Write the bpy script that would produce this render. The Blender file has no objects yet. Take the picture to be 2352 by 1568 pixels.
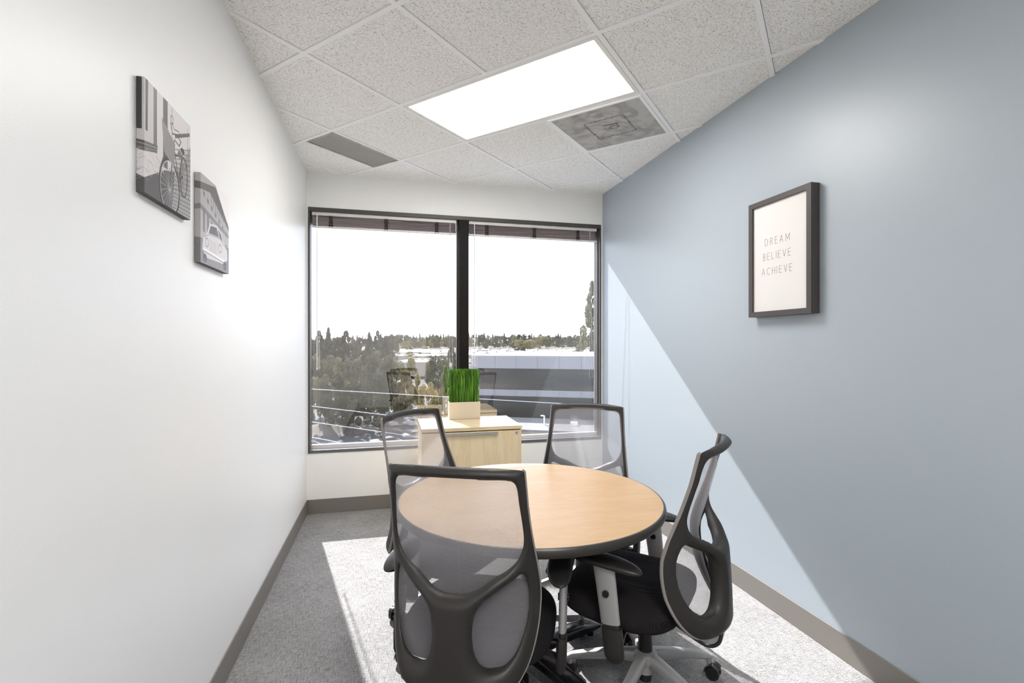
import bpy, bmesh, math, random
import numpy as np
from mathutils import Vector, Matrix
C = bpy.context.scene.collection
PI = math.pi
random.seed(7)
rng = np.random.default_rng(11)

# ---------------------------------------------------------------- materials
def mat(name, col, rough=.5, metal=0, spec=.5, bump=None, **kw):
    m = bpy.data.materials.new(name); m.use_nodes = True
    nt = m.node_tree; b = nt.nodes['Principled BSDF']
    b.inputs['Base Color'].default_value = (*col, 1)
    b.inputs['Roughness'].default_value = rough
    b.inputs['Metallic'].default_value = metal
    b.inputs['Specular IOR Level'].default_value = spec
    for k, v in kw.items(): b.inputs[k.replace('_', ' ')].default_value = v
    if bump:
        sc, st, dist = bump
        n = nt.nodes.new('ShaderNodeTexNoise'); n.inputs['Scale'].default_value = sc; n.inputs['Detail'].default_value = 3
        tc = nt.nodes.new('ShaderNodeTexCoord'); nt.links.new(tc.outputs['Object'], n.inputs['Vector'])
        bp = nt.nodes.new('ShaderNodeBump'); bp.inputs['Strength'].default_value = st; bp.inputs['Distance'].default_value = dist
        nt.links.new(n.outputs['Fac'], bp.inputs['Height']); nt.links.new(bp.outputs['Normal'], b.inputs['Normal'])
    return m

def N(m, t, **kw):
    n = m.node_tree.nodes.new(t)
    for k, v in kw.items():
        if k in n.inputs: n.inputs[k].default_value = v
        else: setattr(n, k, v)
    return n
def L(m, a, b): m.node_tree.links.new(a, b)
def ramp(m, src, stops):
    r = N(m, 'ShaderNodeValToRGB'); e = r.color_ramp.elements
    while len(e) < len(stops): e.new(.5)
    for i, (p, c) in enumerate(stops): e[i].position = p; e[i].color = (*c, 1)
    L(m, src, r.inputs['Fac']); return r
def B(m): return m.node_tree.nodes['Principled BSDF']

M = {}
M['wall_white'] = mat('painted_white_wall', (.855, .855, .855), .40, spec=.4, bump=(260, .22, .0010))
M['wall_cream'] = mat('painted_offwhite_wall', (.87, .865, .84), .5, spec=.35, bump=(260, .2, .0015))
M['wall_blue'] = mat('painted_blue_grey_wall', (.372, .421, .466), .37, spec=.45, bump=(260, .22, .0010))
M['base'] = mat('grey_vinyl_baseboard', (.20, .185, .168), .38, spec=.4)

m = M['carpet'] = mat('grey_loop_carpet', (.3, .3, .3), .95, spec=.1)
tc = N(m, 'ShaderNodeTexCoord')
n1 = N(m, 'ShaderNodeTexNoise', Scale=260.0, Detail=2.0); L(m, tc.outputs['Object'], n1.inputs['Vector'])
n2 = N(m, 'ShaderNodeTexNoise', Scale=5.0, Detail=4.0); L(m, tc.outputs['Object'], n2.inputs['Vector'])
mp = N(m, 'ShaderNodeMapping'); mp.inputs['Scale'].default_value = (240, 25, 1); L(m, tc.outputs['Object'], mp.inputs['Vector'])
n3 = N(m, 'ShaderNodeTexNoise', Scale=1.0, Detail=2.0); L(m, mp.outputs['Vector'], n3.inputs['Vector'])
mp2 = N(m, 'ShaderNodeMapping'); mp2.inputs['Scale'].default_value = (25, 240, 1); L(m, tc.outputs['Object'], mp2.inputs['Vector'])
n4 = N(m, 'ShaderNodeTexNoise', Scale=1.0, Detail=2.0); L(m, mp2.outputs['Vector'], n4.inputs['Vector'])
a1 = N(m, 'ShaderNodeMath', operation='ADD'); L(m, n3.outputs['Fac'], a1.inputs[0]); L(m, n4.outputs['Fac'], a1.inputs[1])
a2 = N(m, 'ShaderNodeMath', operation='MULTIPLY_ADD'); L(m, n1.outputs['Fac'], a2.inputs[0]); a2.inputs[1].default_value = 1.7; L(m, a1.outputs[0], a2.inputs[2])
a3 = N(m, 'ShaderNodeMath', operation='MULTIPLY_ADD'); L(m, n2.outputs['Fac'], a3.inputs[0]); a3.inputs[1].default_value = .35; L(m, a2.outputs[0], a3.inputs[2])
a4 = N(m, 'ShaderNodeMath', operation='MULTIPLY'); L(m, a3.outputs[0], a4.inputs[0]); a4.inputs[1].default_value = .5
r = ramp(m, a4.outputs[0], [(.72, (.10, .096, .096)), (1.0, (.275, .268, .267)), (1.28, (.52, .51, .51))])
e = r.color_ramp.elements; e[0].position = .80; e[1].position = .99 if False else .95; e[2].position = 1.0
e[0].position = .36; e[1].position = .50; e[2].position = .66
a4.inputs[1].default_value = .25
L(m, r.outputs['Color'], B(m).inputs['Base Color'])
bp = N(m, 'ShaderNodeBump', Strength=.6, Distance=.004); L(m, a2.outputs[0], bp.inputs['Height']); L(m, bp.outputs['Normal'], B(m).inputs['Normal'])

m = M['tile'] = mat('fissured_acoustic_tile', (.7, .7, .68), .95, spec=.1)
tc = N(m, 'ShaderNodeTexCoord'); mp = N(m, 'ShaderNodeMapping'); mp.inputs['Scale'].default_value = (120, 210, 120); mp.inputs['Rotation'].default_value = (0, 0, .25)
L(m, tc.outputs['Object'], mp.inputs['Vector'])
n1 = N(m, 'ShaderNodeTexNoise', Scale=1.0, Detail=4.0, Roughness=.65, Distortion=.8); L(m, mp.outputs['Vector'], n1.inputs['Vector'])
r = ramp(m, n1.outputs['Fac'], [(.33, (.42, .39, .35)), (.43, (.85, .84, .81)), (.53, (.97, .965, .95))])
L(m, r.outputs['Color'], B(m).inputs['Base Color'])
bp = N(m, 'ShaderNodeBump', Strength=.7, Distance=.004); L(m, r.outputs['Color'], bp.inputs['Height']); L(m, bp.outputs['Normal'], B(m).inputs['Normal'])
M['tbar'] = mat('white_metal_grid', (.92, .92, .92), .45)

def wood(name, c0, c1, c2, rough, scale=(1, 9, 1), rot=(0, 0, 0)):
    m = mat(name, c1, rough, spec=.5)
    tc = N(m, 'ShaderNodeTexCoord'); mp = N(m, 'ShaderNodeMapping'); mp.inputs['Scale'].default_value = scale; mp.inputs['Rotation'].default_value = rot
    L(m, tc.outputs['Object'], mp.inputs['Vector'])
    n = N(m, 'ShaderNodeTexNoise', Scale=1.3, Detail=2.0, Distortion=.4); L(m, mp.outputs['Vector'], n.inputs['Vector'])
    w = N(m, 'ShaderNodeMath', operation='MULTIPLY'); L(m, n.outputs['Fac'], w.inputs[0]); w.inputs[1].default_value = 22
    s = N(m, 'ShaderNodeMath', operation='SINE'); L(m, w.outputs[0], s.inputs[0])
    n2 = N(m, 'ShaderNodeTexNoise', Scale=14.0, Detail=3.0); L(m, mp.outputs['Vector'], n2.inputs['Vector'])
    a = N(m, 'ShaderNodeMath', operation='MULTIPLY_ADD'); L(m, s.outputs[0], a.inputs[0]); a.inputs[1].default_value = .16; L(m, n2.outputs['Fac'], a.inputs[2])
    r = ramp(m, a.outputs[0], [(.25, c0), (.5, c1), (.8, c2)]); L(m, r.outputs['Color'], B(m).inputs['Base Color'])
    return m
M['table_wood'] = wood('maple_table_laminate', (.53, .33, .155), (.56, .36, .18), (.585, .385, .20), .34, (1.2, 4, 1), (0, 0, .5))
M['cab_wood'] = wood('maple_cabinet_laminate', (.66, .52, .315), (.71, .575, .365), (.74, .61, .40), .35, (9, 9, .9))
M['cab_top'] = wood('maple_cabinet_top_laminate', (.60, .46, .27), (.68, .545, .345), (.72, .59, .39), .16, (1.0, 8, 8))
M['edge_black'] = mat('black_rubber_edge', (.03, .026, .022), .33)
M['plastic'] = mat('charcoal_nylon_plastic', (.025, .022, .020), .46, spec=.45, bump=(900, .15, .0006))
M['pad'] = mat('black_urethane', (.022, .020, .019), .36, spec=.5)
M['rubber'] = mat('black_plastic', (.012, .012, .013), .3)
M['silver'] = mat('silver_painted_metal', (.42, .415, .41), .36, metal=.35)
M['chrome'] = mat('chrome', (.7, .7, .72), .12, metal=1)
M['gloss_black'] = mat('gloss_black_metal', (.012, .012, .014), .16)
M['trim_grey'] = mat('grey_mesh_piping', (.27, .25, .235), .6)
m = M['seat'] = mat('black_seat_fabric', (.010, .009, .011), .85, spec=.12)
tc = N(m, 'ShaderNodeTexCoord'); mp = N(m, 'ShaderNodeMapping'); mp.inputs['Rotation'].default_value = (0, 0, PI/4); mp.inputs['Scale'].default_value = (330, 330, 330)
L(m, tc.outputs['Object'], mp.inputs['Vector']); v = N(m, 'ShaderNodeTexVoronoi', Scale=1.0); v.inputs['Randomness'].default_value = .1
L(m, mp.outputs['Vector'], v.inputs['Vector'])
r = ramp(m, v.outputs['Distance'], [(.25, (.004, .004, .005)), (.6, (.024, .021, .023))]); L(m, r.outputs['Color'], B(m).inputs['Base Color'])
bp = N(m, 'ShaderNodeBump', Strength=.4, Distance=.001); L(m, v.outputs['Distance'], bp.inputs['Height']); L(m, bp.outputs['Normal'], B(m).inputs['Normal'])

# woven see-through mesh
m = M['mesh'] = mat('grey_woven_mesh', (.43, .415, .44), .75, spec=.3)
tc = N(m, 'ShaderNodeTexCoord')
fs = []
for sc in ((430, 0, 0), (0, 0, 300)):
    mp = N(m, 'ShaderNodeMapping'); mp.inputs['Scale'].default_value = sc; L(m, tc.outputs['Object'], mp.inputs['Vector'])
    w = N(m, 'ShaderNodeVectorMath', operation='LENGTH'); L(m, mp.outputs['Vector'], w.inputs[0])
    s = N(m, 'ShaderNodeMath', operation='SINE'); k = N(m, 'ShaderNodeMath', operation='MULTIPLY'); L(m, w.outputs['Value'], k.inputs[0]); k.inputs[1].default_value = 2*PI*1.0
    L(m, k.outputs[0], s.inputs[0]); fs.append(s)
mx = N(m, 'ShaderNodeMath', operation='ADD'); L(m, fs[0].outputs[0], mx.inputs[0]); L(m, fs[1].outputs[0], mx.inputs[1])
al = N(m, 'ShaderNodeMath', operation='MULTIPLY_ADD'); L(m, mx.outputs[0], al.inputs[0]); al.inputs[1].default_value = .055; al.inputs[2].default_value = .48
al.use_clamp = True
tr = N(m, 'ShaderNodeBsdfTransparent'); ms = N(m, 'ShaderNodeMixShader'); tl = N(m, 'ShaderNodeBsdfTranslucent'); tl.inputs['Color'].default_value = (.43, .415, .44, 1)
ms2 = N(m, 'ShaderNodeMixShader'); ms2.inputs[0].default_value = .35
L(m, B(m).outputs[0], ms2.inputs[1]); L(m, tl.outputs[0], ms2.inputs[2])
L(m, al.outputs[0], ms.inputs[0]); L(m, tr.outputs[0], ms.inputs[1]); L(m, ms2.outputs[0], ms.inputs[2])
L(m, ms.outputs[0], m.node_tree.nodes['Material Output'].inputs['Surface'])

# window glass: tinted transmission plus a mirror share on each face
m = M['glass'] = mat('tinted_window_glass', (1, 1, 1)); nt = m.node_tree; nt.nodes.remove(B(m))
tr = N(m, 'ShaderNodeBsdfTransparent'); tr.inputs['Color'].default_value = (.80, .805, .815, 1)
gl = N(m, 'ShaderNodeBsdfGlossy'); gl.inputs['Roughness'].default_value = 0; gl.inputs['Color'].default_value = (1, .97, .93, 1)
lw = N(m, 'ShaderNodeLayerWeight'); lw.inputs['Blend'].default_value = .5
pw = N(m, 'ShaderNodeMath', operation='POWER'); L(m, lw.outputs['Facing'], pw.inputs[0]); pw.inputs[1].default_value = 5
fm = N(m, 'ShaderNodeMath', operation='MULTIPLY_ADD'); L(m, pw.outputs[0], fm.inputs[0]); fm.inputs[1].default_value = .9; fm.inputs[2].default_value = .12
ms = N(m, 'ShaderNodeMixShader'); L(m, fm.outputs[0], ms.inputs[0]); L(m, tr.outputs[0], ms.inputs[1]); L(m, gl.outputs[0], ms.inputs[2])
L(m, ms.outputs[0], nt.nodes['Material Output'].inputs['Surface'])

M['bronze'] = mat('dark_bronze_frame', (.06, .054, .052), .45, spec=.5)
M['gasket'] = mat('black_gasket', (.01, .01, .01), .5)
M['sill'] = mat('grey_sill_sunlit_tone', (.55, .55, .56), .25)  # sunlight on the sill top is put into this pale base colour
M['blind_rail'] = mat('cream_blind_rail', (.72, .70, .66), .4)
M['slat'] = mat('bronze_blind_slats', (.68, .57, .59), .3, metal=.1)
M['cord'] = mat('white_cord', (.65, .65, .65), .5)
M['ladder'] = mat('dark_ladder_cord', (.03, .02, .02), .8)
M['wand'] = mat('clear_plastic_wand', (.75, .75, .75), .15)
M['pot'] = mat('cream_ceramic_planter', (.56, .49, .395), .4, spec=.35)
M['soil'] = mat('dark_soil', (.02, .012, .008), .9)
m = M['grass'] = mat('green_grass_blades', (.10, .26, .015), .45)
g = N(m, 'ShaderNodeTexCoord'); mp = N(m, 'ShaderNodeMapping'); mp.inputs['Scale'].default_value = (260, 260, 5); L(m, g.outputs['Object'], mp.inputs['Vector']); n = N(m, 'ShaderNodeTexNoise', Scale=1.0); L(m, mp.outputs['Vector'], n.inputs['Vector'])
r = ramp(m, n.outputs['Fac'], [(.38, (.012, .05, .002)), (.52, (.06, .19, .008)), (.68, (.20, .42, .03))]); L(m, r.outputs['Color'], B(m).inputs['Base Color'])
M['frame_dark'] = mat('dark_wood_picture_frame', (.055, .047, .045), .5)
M['paper'] = mat('white_paper', (.70, .685, .67), .6)
M['ink'] = mat('grey_ink', (.10, .095, .09), .7)
M['lens'] = mat('light_diffuser', (.9, .9, .9), .5)
B(M['lens']).inputs['Emission Color'].default_value = (1, .972, .935, 1); B(M['lens']).inputs['Emission Strength'].default_value = 28
M['fixture'] = mat('white_fixture_enamel', (.85, .84, .80), .4)
M['lock'] = mat('steel_lock', (.5, .5, .5), .3, metal=.8)

def grille(name, ang):
    m = mat(name, (.45, .44, .42), .6)
    tc = N(m, 'ShaderNodeTexCoord'); mp = N(m, 'ShaderNodeMapping'); mp.inputs['Scale'].default_value = (150, 150, 0)
    L(m, tc.outputs['Object'], mp.inputs['Vector'])
    v = N(m, 'ShaderNodeTexVoronoi', Scale=1.0); v.inputs['Randomness'].default_value = 0; L(m, mp.outputs['Vector'], v.inputs['Vector'])
    n = N(m, 'ShaderNodeTexNoise', Scale=7.0, Detail=4.0, Distortion=1.5); L(m, tc.outputs['Object'], n.inputs['Vector'])
    r1 = ramp(m, v.outputs['Distance'], [(.20, (.20, .195, .19)), (.40, (.62, .61, .59))])
    r2 = ramp(m, n.outputs['Fac'], [(.36, (.66, .65, .64)), (.56, (1, 1, 1))])
    mm = N(m, 'ShaderNodeMix', data_type='RGBA', blend_type='MULTIPLY'); mm.inputs[0].default_value = 1
    L(m, r1.outputs['Color'], mm.inputs[6]); L(m, r2.outputs['Color'], mm.inputs[7]); L(m, mm.outputs[2], B(m).inputs['Base Color'])
    return m
M['perf'] = grille('dusty_perforated_metal', 0)

# ---------------------------------------------------------------- mesh helpers
class MB:
    def __init__(s): s.v = []; s.f = []
    def add(s, vs, fs):
        o = len(s.v); s.v += [tuple(map(float, v)) for v in vs]; s.f += [tuple(i+o for i in f) for f in fs]; return s
    def box(s, x0, x1, y0, y1, z0, z1, mtx=None, bev=0):
        if bev:
            bm = bmesh.new(); bmesh.ops.create_cube(bm, size=1)
            for v in bm.verts: v.co = Vector(((x0+x1)/2+v.co.x*(x1-x0), (y0+y1)/2+v.co.y*(y1-y0), (z0+z1)/2+v.co.z*(z1-z0)))
            bmesh.ops.bevel(bm, geom=bm.edges[:], offset=bev, segments=2, profile=.5, affect='EDGES')
            vs = [v.co.copy() for v in bm.verts]; bm.verts.index_update(); fs = [[v.index for v in f.verts] for f in bm.faces]; bm.free()
        else:
            vs = [Vector((x, y, z)) for x in (x0, x1) for y in (y0, y1) for z in (z0, z1)]
            fs = [(0,1,3,2),(4,6,7,5),(0,4,5,1),(2,3,7,6),(0,2,6,4),(1,5,7,3)]
        if mtx: vs = [mtx @ v for v in vs]
        return s.add(vs, fs)
    def sweep(s, path, rad, n=10, up=(0,0,1), cap=True, sq=1.0):
        """rad: (a,b) per point or one; a across, b along up. sq<1 squarer"""
        P = [Vector(p) for p in path]; k = len(P); ring = []
        if not isinstance(rad, list): rad = [rad]*k
        rad = [(r, r) if not isinstance(r, tuple) else r for r in rad]
        up = Vector(up)
        for i in range(k):
            t = (P[min(i+1, k-1)]-P[max(i-1, 0)]).normalized()
            a = t.cross(up)
            if a.length < 1e-4: a = t.cross(Vector((1, 0, .01)))
            a.normalize(); b = a.cross(t).normalized()
            row = []
            for j in range(n):
                w = 2*PI*j/n; cw, sw = math.cos(w), math.sin(w)
                cw = math.copysign(abs(cw)**sq, cw); sw = math.copysign(abs(sw)**sq, sw)
                row.append(P[i]+a*cw*rad[i][0]+b*sw*rad[i][1])
            ring.append(row)
        vs = [v for r in ring for v in r]; fs = []
        for i in range(k-1):
            for j in range(n):
                fs.append((i*n+j, i*n+(j+1) % n, (i+1)*n+(j+1) % n, (i+1)*n+j))
        if cap: fs.append(tuple(range(n-1, -1, -1))); fs.append(tuple((k-1)*n+j for j in range(n)))
        return s.add(vs, fs)
    def cyl(s, c, r0, r1, z0, z1, n=24): return s.sweep([(c[0], c[1], z0), (c[0], c[1], z1)], [r0, r1], n, up=(0, 1, 0))
    def lathe(s, prof, n=48, mtx=None):
        vs = []; fs = []; k = len(prof)
        for j in range(n):
            w = 2*PI*j/n
            for r, z in prof: vs.append(Vector((r*math.cos(w), r*math.sin(w), z)))
        for j in range(n):
            for i in range(k-1): fs.append((j*k+i, ((j+1) % n)*k+i, ((j+1) % n)*k+i+1, j*k+i+1))
        if mtx: vs = [mtx @ v for v in vs]
        return s.add(vs, fs)
    def build(s, name, mt, parent=None, smooth=True, loc=None, angle=40):
        me = bpy.data.meshes.new(name); me.from_pydata(s.v, [], s.f); me.validate()
        bm = bmesh.new(); bm.from_mesh(me); bmesh.ops.recalc_face_normals(bm, faces=bm.faces)
        if smooth:
            ca = math.radians(angle)
            for f in bm.faces: f.smooth = True
            for e in bm.edges:
                if len(e.link_faces) == 2 and e.calc_face_angle(0) > ca: e.smooth = False
        bm.to_mesh(me); bm.free()
        for q in (mt if isinstance(mt, list) else [mt]): me.materials.append(q)
        o = bpy.data.objects.new(name, me); C.objects.link(o)
        if parent: o.parent = parent
        if loc: o.location = loc
        return o

def tag(o, label=None, cat=None, group=None, kind=None):
    if label: o['label'] = label
    if cat: o['category'] = cat
    if group: o['group'] = group
    if kind: o['kind'] = kind
    return o
def thing(name, label, cat, loc=(0, 0, 0), rz=0, group=None):
    o = bpy.data.objects.new(name, None); C.objects.link(o); o.location = loc; o.rotation_euler = (0, 0, rz); o.empty_display_size = .05
    return tag(o, label, cat, group)
def kids(o): return list(KID.get(o.name, []))
def copy_tree(o, parent=None):
    c = o.copy(); C.objects.link(c)
    if parent: c.parent = parent
    for ch in [x for x in ALLO if x.parent == o]: copy_tree(ch, c)
    return c
ALLO = []

# ---------------------------------------------------------------- measured room
XL, XR, YB, YK, HC = -.6471, 1.8913, 4.184, -2.3, 2.7224
H, F, CXP, CYP, PSI = 1.3612, 1128.51, 1176.0, 787.78, .2424
cp, sp = math.cos(PSI), math.sin(PSI)
def at(px, d):           # ground-plan point at distance d along the bearing of a picture column
    l = (px-CXP)/F*d
    return d*sp+l*cp, d*cp-l*sp
def zat(py, d): return H-(py-CYP)/F*d

cam = bpy.data.cameras.new('camera'); co = bpy.data.objects.new('camera', cam); C.objects.link(co)
co.location = (0, 0, H); co.rotation_euler = (PI/2, 0, -PSI)
cam.sensor_width = 36; cam.lens = F/2352*36; cam.shift_y = (CYP-784)/2352; cam.clip_start = .05; cam.clip_end = 6000
bpy.context.scene.camera = co

def struct(name, mb, m, parent=None, **k):
    o = mb.build(name, m, parent, **k)
    if not parent: o['kind'] = 'structure'
    return o
TH = .12
struct('floor', MB().box(XL-TH, XR+TH, YK-TH, YB+.1, -.15, 0), M['carpet'], smooth=False)
struct('wall_left', MB().box(XL-TH, XL, YK-TH, YB+.02, 0, 3.0), M['wall_white'], smooth=False)
struct('wall_right', MB().box(XR, XR+TH, YK-TH, YB+.02, 0, 3.0), M['wall_blue'], smooth=False)
WX0, WX1, WZ0, WZ1, YG = -.637, 1.877, .482, 2.446, 4.25
w = MB().box(XL, XR, YB, YB+.16, 0, WZ0).box(XL, XR, YB, YB+.16, WZ1, 3.0)
w.box(XL-TH, WX0, YB+.0, YB+.16, WZ0, WZ1).box(WX1, XR+TH, YB+.0, YB+.16, WZ0, WZ1)
w.box(XL-TH, XL, YB+.02, YB+.16, 0, 3.0).box(XR, XR+TH, YB+.02, YB+.16, 0, 3.0)
struct('wall_back', w, M['wall_cream'], smooth=False)
DX0, DX1, DZ = .75, 1.65, 2.1
struct('wall_front', MB().box(XL, DX0, YK-TH, YK, 0, 3).box(DX1, XR, YK-TH, YK, 0, 3).box(DX0, DX1, YK-TH, YK, DZ, 3), M['wall_white'], smooth=False)
d = struct('door_1', MB().box(DX0+.003, DX1-.003, YK-.08, YK-.04, .004, DZ-.003, bev=.002), mat('pale_grey_door', (.55, .54, .52), .4), smooth=False)
MB().sweep([(DX0+.07, YK-.04, 1.0), (DX0+.07, YK+.02, 1.0), (DX0+.17, YK+.02, 1.0)], .009, 10).build('door_handle', M['chrome'], d)
BH = .1145
def baseboard(n, x0, x1, y0, y1):
    struct(n, MB().box(x0, x1, y0, y1, .0, BH, bev=.002), M['base'], smooth=False)
baseboard('baseboard_left', XL, XL+.006, YK, YB)
baseboard('baseboard_right', XR-.006, XR, YK, YB)
baseboard('baseboard_back', XL+.006, XR-.006, YB-.006, YB)

# ceiling grid --------------------------------------------------
T = .6096; GA = -.8174; O = np.array([-1.2562, 2.5034]); DA = np.array([math.cos(GA), math.sin(GA)]); DB = np.array([-math.sin(GA), math.cos(GA)])
def gp(a, b): return O+DA*b*T+DB*a*T
def clip_poly(poly, x0, x1, y0, y1):
    for ax, lim, sg in ((0, x0, 1), (0, x1, -1), (1, y0, 1), (1, y1, -1)):
        out = []
        for i in range(len(poly)):
            p, q = poly[i], poly[(i+1) % len(poly)]
            ip, iq = sg*(p[ax]-lim) >= 0, sg*(q[ax]-lim) >= 0
            if ip: out.append(p)
            if ip != iq:
                t = (lim-p[ax])/(q[ax]-p[ax]); out.append(p+(q-p)*t)
        poly = out
        if not poly: return []
    return poly
LIGHTS = [(2, 1), (-2, 5)]
skip = {(a, b+k) for a, b in LIGHTS for k in (0, 1)}
ceil = MB(); bars = MB()
def prism(mb, poly, z0, z1):
    k = len(poly); vs = [(p[0], p[1], z0) for p in poly]+[(p[0], p[1], z1) for p in poly]
    mb.add(vs, [tuple(range(k)), tuple(range(2*k-1, k-1, -1))]+[(i, i+k, (i+1) % k+k, (i+1) % k) for i in range(k)])
for a in range(-12, 10):
    for b in range(-8, 16):
        if (a, b) in skip: continue
        g = .0218
        poly = clip_poly([gp(a+g, b+g), gp(a+1-g, b+g), gp(a+1-g, b+1-g), gp(a+g, b+1-g)], XL, XR, YK, YB)
        if len(poly) >= 3: prism(ceil, poly, HC+.004, HC+.02)
ceil.box(XL-TH, XR+TH, YK-TH, YB+.16, 3.0, 3.12)
struct('ceiling', ceil, M['tile'], smooth=False)
hw = .0118
def bar(p, q, flag):
    d_ = (q-p)/np.linalg.norm(q-p); n_ = np.array([-d_[1], d_[0]])*hw
    poly = clip_poly([p+n_, q+n_, q-n_, p-n_], XL, XR, YK, YB)
    if len(poly) >= 3: prism(bars, poly, HC-.0012-flag, HC+.006)
for a in range(-12, 10):
    for b in range(-8, 16):
        if not ((a, b) in skip and (a-1, b) in skip): bar(gp(a, b), gp(a, b+1), 0)
        if not ((a, b) in skip and (a, b-1) in skip): bar(gp(a, b), gp(a+1, b), .0004)
struct('trim_1', bars, M['tbar'], smooth=False)

M['lens_dim'] = M['lens'].copy(); M['lens_dim'].name = 'light_diffuser_over_table'; B(M['lens_dim']).inputs['Emission Strength'].default_value = 17.5
def troffer(a, b, label, lens):
    c = gp(a+.5, b+1); t = thing('ceiling_light', label, 'ceiling light', (c[0], c[1], HC), GA, 'recessed ceiling lights')
    hx, hy = T-.014, T/2-.014
    fr = MB()
    w_ = .022
    for x0, x1, y0, y1 in ((-hx, hx, -hy, -hy+w_), (-hx, hx, hy-w_, hy), (-hx, -hx+w_, -hy+w_, hy-w_), (hx-w_, hx, -hy+w_, hy-w_)):
        fr.box(x0, x1, y0, y1, -.001, .03)
    fr.box(-hx, hx, -hy, hy, .12, .125)
    for x0, x1, y0, y1 in ((-hx, hx, -hy, -hy+.003), (-hx, hx, hy-.003, hy), (-hx, -hx+.003, -hy, hy), (hx-.003, hx, -hy, hy)): fr.box(x0, x1, y0, y1, .03, .12)
    fr.build('frame', M['fixture'], t, smooth=False)
    MB().box(-hx+w_, hx-w_, -hy+w_, hy-w_, .020, .026).build('diffuser', lens, t, smooth=False)
    return t
troffer(2, 1, 'glowing white recessed ceiling light with flat diffuser above the round table', M['lens_dim'])
troffer(-2, 5, 'recessed ceiling light nearest the door, outside the view', M['lens'])
# square perforated diffuser, cell (3,2)
c = gp(3.5, 2.5); t = thing('air_vent', 'square dusty perforated ceiling air vent beside the ceiling light', 'air vent', (c[0], c[1], HC), GA)
h = T/2-.013; fr = MB()
for x0, x1, y0, y1 in ((-h, h, -h, -h+.018), (-h, h, h-.018, h), (-h, -h+.018, -h+.018, h-.018), (h-.018, h, -h+.018, h-.018)): fr.box(x0, x1, y0, y1, -.007, .0035, bev=.0015)
fr.build('frame', M['tbar'], t, smooth=False)
MB().box(-h+.018, h-.018, -h+.018, h-.018, -.004, -.001).build('perforated_plate', M['perf'], t, smooth=False)
# dust outline of the deflector behind the plate: marks on the plate
dm = MB()
M['dust'] = mat('grey_dust', (.16, .155, .15), .9)
random.seed(3)
def dustline(x0, y0, x1, y1, n):
    for i in range(n):
        u = random.random(); px_ = x0+(x1-x0)*u+random.gauss(0, .004); py_ = y0+(y1-y0)*u+random.gauss(0, .004); r_ = random.uniform(.001, .0028)
        dm.add([(px_+r_*math.cos(k), py_+r_*.8*math.sin(k), -.0044) for k in (0, 1.2, 2.5, 3.8, 5)], [(0, 1, 2, 3, 4)])
q_ = .125
for e_ in ((-q_, -q_, q_, -q_), (q_, -q_, q_, q_), (q_, q_, -q_, q_), (-q_, q_, -q_, -q_)): dustline(*e_, 260)
dustline(-.03, -.045, .06, -.03, 220)
for k in range(60):
    w_ = k/60*2*PI; dustline(.02+.03*math.cos(w_), .01+.02*math.sin(w_), .022+.03*math.cos(w_+.1), .01+.02*math.sin(w_+.1), 3)
dm.build('dust_marks', M['dust'], t, smooth=False)
# slot return grille in cell (2,-1) next to B0 line
c = gp(2.5, -.235); t = thing('air_vent', 'long narrow grey slotted ceiling air vent near the left wall', 'air vent', (c[0], c[1], HC), GA)
hx, hy = .5*.43*T+.006, T/2-.013
# local x = along DA (b), y = along DB (a)
fr = MB()
for x0, x1, y0, y1 in ((-hx, hx, -hy, -hy+.01), (-hx, hx, hy-.01, hy), (-hx, -hx+.01, -hy+.01, hy-.01), (hx-.01, hx, -hy+.01, hy-.01)): fr.box(x0, x1, y0, y1, -.004, .0035)
fr.build('frame', M['perf'], t, smooth=False)
sl = MB()
for i in range(15):
    x = -hx+.016+i*(2*hx-.032)/14
    sl.box(-.0065, .0065, -hy+.01, hy-.01, -.0006, .0006, Matrix.Translation((x, 0, 0))@Matrix.Rotation(.5, 4, 'Y'))
sl.box(-hx+.01, hx-.01, -hy+.01, hy-.01, .0028, .0035)
sl.build('louvres', mat('dusty_grey_louvres', (.75, .74, .72), .6), t, smooth=False)

# ---------------------------------------------------------------- window
win = struct('window_1', MB().box(WX0, WX1, YB-.004, YG+.06, WZ1-.032, WZ1, bev=.002), M['bronze'], smooth=False)
MB().box(WX0, WX0+.014, YB-.004, YG+.03, WZ0, WZ1-.032).build('window_frame', M['bronze'], win, smooth=False)
MB().box(WX1-.013, WX1, YB-.004, YG+.06, WZ0, WZ1-.032).box(WX1-.016-.004, WX1-.015, YG-.03, YG+.01, WZ0, WZ1-.032).build('window_frame', M['bronze'], win, smooth=False)
M['mull'] = mat('dark_brown_mullion', (.010, .008, .007), .5, spec=.12)
MB().box(.567, .650, YB-.012, YG+.03, WZ0+.025, WZ1-.032, bev=.002).build('mullion', M['mull'], win, smooth=False)
MB().box(.5535, .5665, YG-.028, YG+.02, WZ0+.05, WZ1-.032).build('gasket', M['gasket'], win, smooth=False)
MB().box(WX0+.014, WX1-.013, YB+.003, YG+.06, WZ0, WZ0+.025).build('window_sill', M['sill'], win, smooth=False)
MB().box(WX0+.014, WX1-.013, YB-.006, YB+.003, WZ0, WZ0+.0255, bev=.0015).build('sill_shaded_front', mat('grey_sill_shaded_tone', (.11, .108, .105), .4), win, smooth=False)  # front face of the same sill, its shade painted in as darker grey
MB().box(WX0+.014, .5535, YG-.02, YG+.02, WZ0+.025, WZ0+.058, bev=.003).box(.650, WX1-.021, YG-.02, YG+.02, WZ0+.025, WZ0+.058, bev=.003).build('glazing_bead', M['sill'], win, smooth=False)
MB().box(WX0, WX1, YG+.06, YG+.13, 2.346, 2.60).build('outer_head', M['bronze'], win, smooth=False)
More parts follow.
